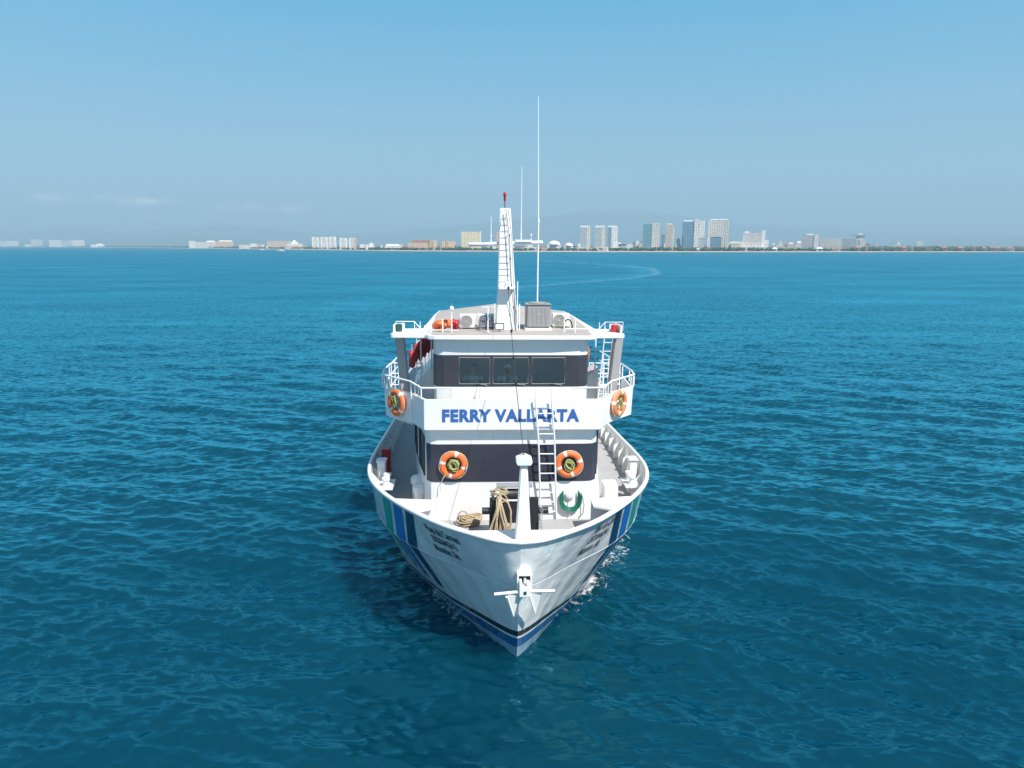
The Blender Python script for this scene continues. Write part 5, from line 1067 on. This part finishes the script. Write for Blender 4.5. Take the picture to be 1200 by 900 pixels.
def person(M_, label, shirt, hair, trousers, hands, lean=0.0, turn=0.0, cap=None):
    r = empty('person', M_); tag(r, label, 'person')
    J = {'pel': ((0, 0, .66), (.15, .11)), 'sp': ((0, -.02 - lean * .3, .84), (.135, .10)), 'ch': ((0, -.03 - lean * .7, 1.02), (.155, .105)), 'nk': ((0, -.03 - lean, 1.17), .058), 'hd0': ((0, -.05 - lean, 1.25), (.070, .08)), 'hd1': ((0, -.055 - lean, 1.34), (.082, .098)), 'hd2': ((0, -.045 - lean, 1.41), (.06, .075))}
    E = [('pel', 'sp'), ('sp', 'ch'), ('ch', 'nk'), ('nk', 'hd0'), ('hd0', 'hd1'), ('hd1', 'hd2')]
    for s_, (hx, hy, hz) in ((-1, hands[0]), (1, hands[1])):
        k = str(s_); sh = Vector((s_ * .19, -.03 - lean * .8, 1.09)); hd = Vector((hx, hy, hz)); mid = (sh + hd) / 2 + Vector((s_ * .10, .06, -.10))
        J.update({'s' + k: (tuple(sh), .062), 'e' + k: (tuple(mid), .042), 'w' + k: (tuple(hd), .027), 'p' + k: (tuple(hd + (hd - mid).normalized() * .07), (.040, .020))})
        E += [('ch', 's' + k), ('s' + k, 'e' + k), ('e' + k, 'w' + k), ('w' + k, 'p' + k)]
        pd = (hd - mid).normalized(); sdv = pd.cross(Vector((0, 0, 1))).normalized()
        for f in range(4):
            b_ = hd + pd * .10 + sdv * (.028 - .019 * f); ln = (.062, .072, .067, .052)[f]
            J['f%d%s' % (f, k)] = (tuple(b_), .0105); J['g%d%s' % (f, k)] = (tuple(b_ + pd * ln * .55 + Vector((0, 0, -.012))), .0095); J['h%d%s' % (f, k)] = (tuple(b_ + pd * ln + Vector((0, 0, -.035))), .008)
            E += [('p' + k, 'f%d%s' % (f, k)), ('f%d%s' % (f, k), 'g%d%s' % (f, k)), ('g%d%s' % (f, k), 'h%d%s' % (f, k))]
        tb = hd + pd * .03 - sdv * (-s_ * -.04); J['t0' + k] = (tuple(tb), .012); J['t1' + k] = (tuple(tb + pd * .05 + Vector((0, 0, -.015))), .009); E += [('w' + k, 't0' + k), ('t0' + k, 't1' + k)]
        J.update({'hp' + k: ((s_ * .10, -.03, .62), .085), 'kn' + k: ((s_ * .13, -.42, .63), .060), 'an' + k: ((s_ * .13, -.46, .22), .040), 'ft' + k: ((s_ * .14, -.60, .17), (.042, .03))})
        E += [('pel', 'hp' + k), ('hp' + k, 'kn' + k), ('kn' + k, 'an' + k), ('an' + k, 'ft' + k)]
    me = skin_mesh(J, E, 'pel'); 
    bm = bmesh.new(); bm.from_mesh(me)          # nose, ears, brows pulled from extra points round the head
    hy = -.055 - lean
    for c, sz in (((0, hy - .098, 1.315), (.014, .02, .022)), ((-.082, hy + .005, 1.32), (.012, .02, .03)), ((.082, hy + .005, 1.32), (.012, .02, .03)), ((0, hy - .09, 1.272), (.025, .01, .007))):
        g = bmesh.ops.create_icosphere(bm, subdivisions=2, radius=1, matrix=Matrix.Translation(c) @ Matrix.Diagonal((*sz, 1)))
    bm.to_mesh(me); bm.free(); me.materials.clear(); me.materials.append(SKIN); me.shade_smooth()
    b = bpy.data.objects.new('body', me); COL.objects.link(b); b.parent = r
    for s_ in (-1, 1):
        mb = MB(); mb.ell((s_ * .032, hy - .088, 1.338), .013, .008, .008, 8, 6); mb.build('eye', BLACKP, b, smooth=80)
    g = .014; JS = {n: (J[n][0], tuple(q + g for q in (J[n][1] if isinstance(J[n][1], tuple) else (J[n][1], J[n][1])))) for n in J if n in ('pel', 'sp', 'ch', 's-1', 's1')}
    for k in ('-1', '1'): a = Vector(J['s' + k][0]).lerp(Vector(J['e' + k][0]), .7); JS['m' + k] = (tuple(a), .062)
    JS['ch2'] = ((0, -.03 - lean * .9, 1.10), (.10, .075))
    me = skin_mesh(JS, [('pel', 'sp'), ('sp', 'ch'), ('ch', 'ch2'), ('ch', 's-1'), ('ch', 's1'), ('s-1', 'm-1'), ('s1', 'm1')], 'pel'); me.materials.append(shirt); me.shade_smooth(); o = bpy.data.objects.new('shirt', me); COL.objects.link(o); o.parent = r
    JT = {n: (J[n][0], tuple(q + g for q in (J[n][1] if isinstance(J[n][1], tuple) else (J[n][1], J[n][1])))) for n in J if n[:2] in ('pe', 'hp', 'kn', 'an')}
    me = skin_mesh(JT, [('pel', 'hp-1'), ('pel', 'hp1'), ('hp-1', 'kn-1'), ('hp1', 'kn1'), ('kn-1', 'an-1'), ('kn1', 'an1')], 'pel'); me.materials.append(trousers); me.shade_smooth(); o = bpy.data.objects.new('trousers', me); COL.objects.link(o); o.parent = r
    mb = MB(); mb.ell((0, hy + .028, 1.375), .094, .098, .085, 16, 10); mb.build('hair' if cap is None else 'cap', hair if cap is None else cap, r, smooth=80)
HAIRM = mat('black_hair', (.015, .012, .01), .6); TRO = mat('navy_trousers', (.02, .025, .04), .8)
FLOORZ = 4.97
person(on_ship(-1.00, 3.88, FLOORZ), 'person in a mint green shirt reaching forward behind the left window', mat('mint_shirt', (.40, .72, .62), .8), HAIRM, TRO, ((-.18, -.38, 1.0), (.22, -.42, .94)), .05)
person(on_ship(-.08, 3.90, FLOORZ), 'person in a pale blue shirt leaning on the console behind the middle window', mat('pale_blue_shirt', (.60, .70, .78), .8), HAIRM, TRO, ((-.34, -.40, .95), (.16, -.42, .95)), .10, cap=mat('white_cap', (.75, .74, .72), .7))
def helm_chair(M_, label):
    r = empty('helm_chair', M_); tag(r, label, 'chair', 'chairs in the wheelhouse')
    mb = MB(); mb.lathe((0, 0, 0), ((.2, 0), (.2, .03), (.05, .05), (.05, .48)), 16); mb.build('pedestal', GREY, r, smooth=40)
    mb = MB(); mb.box(-.22, .22, -.22, .2, .48, .56); mb.build('seat', BLACKP, r, bevel=.03)
    mb = MB(); mb.box(-.21, .21, .17, .24, .562, 1.0); mb.build('backrest', BLACKP, r, bevel=.03)
helm_chair(on_ship(-1.00, 3.98, FLOORZ), 'black helm chair under the person in the mint green shirt')
helm_chair(on_ship(-.08, 4.0, FLOORZ), 'black helm chair under the person in the pale blue shirt')
# ================================================================= AIR: an even haze round the whole scene
def build_haze():
    m = bpy.data.materials.new('haze'); m.use_nodes = True; t = m.node_tree; t.nodes.clear()
    o = t.nodes.new('ShaderNodeOutputMaterial'); v = t.nodes.new('ShaderNodeVolumePrincipled')
    v.inputs['Color'].default_value = (.57, .84, 1.0, 1); v.inputs['Density'].default_value = HAZE_D; v.inputs['Anisotropy'].default_value = 0.0
    t.links.new(v.outputs[0], o.inputs['Volume'])
    mb = MB(); mb.box(-29000, 29000, -300, 29000, -2.5, 900)
    h = mb.build('haze', m); tag(h, 'thin blue haze lying over the bay', 'haze', kind='stuff')
HAZE_D = 1.65e-4
build_haze()
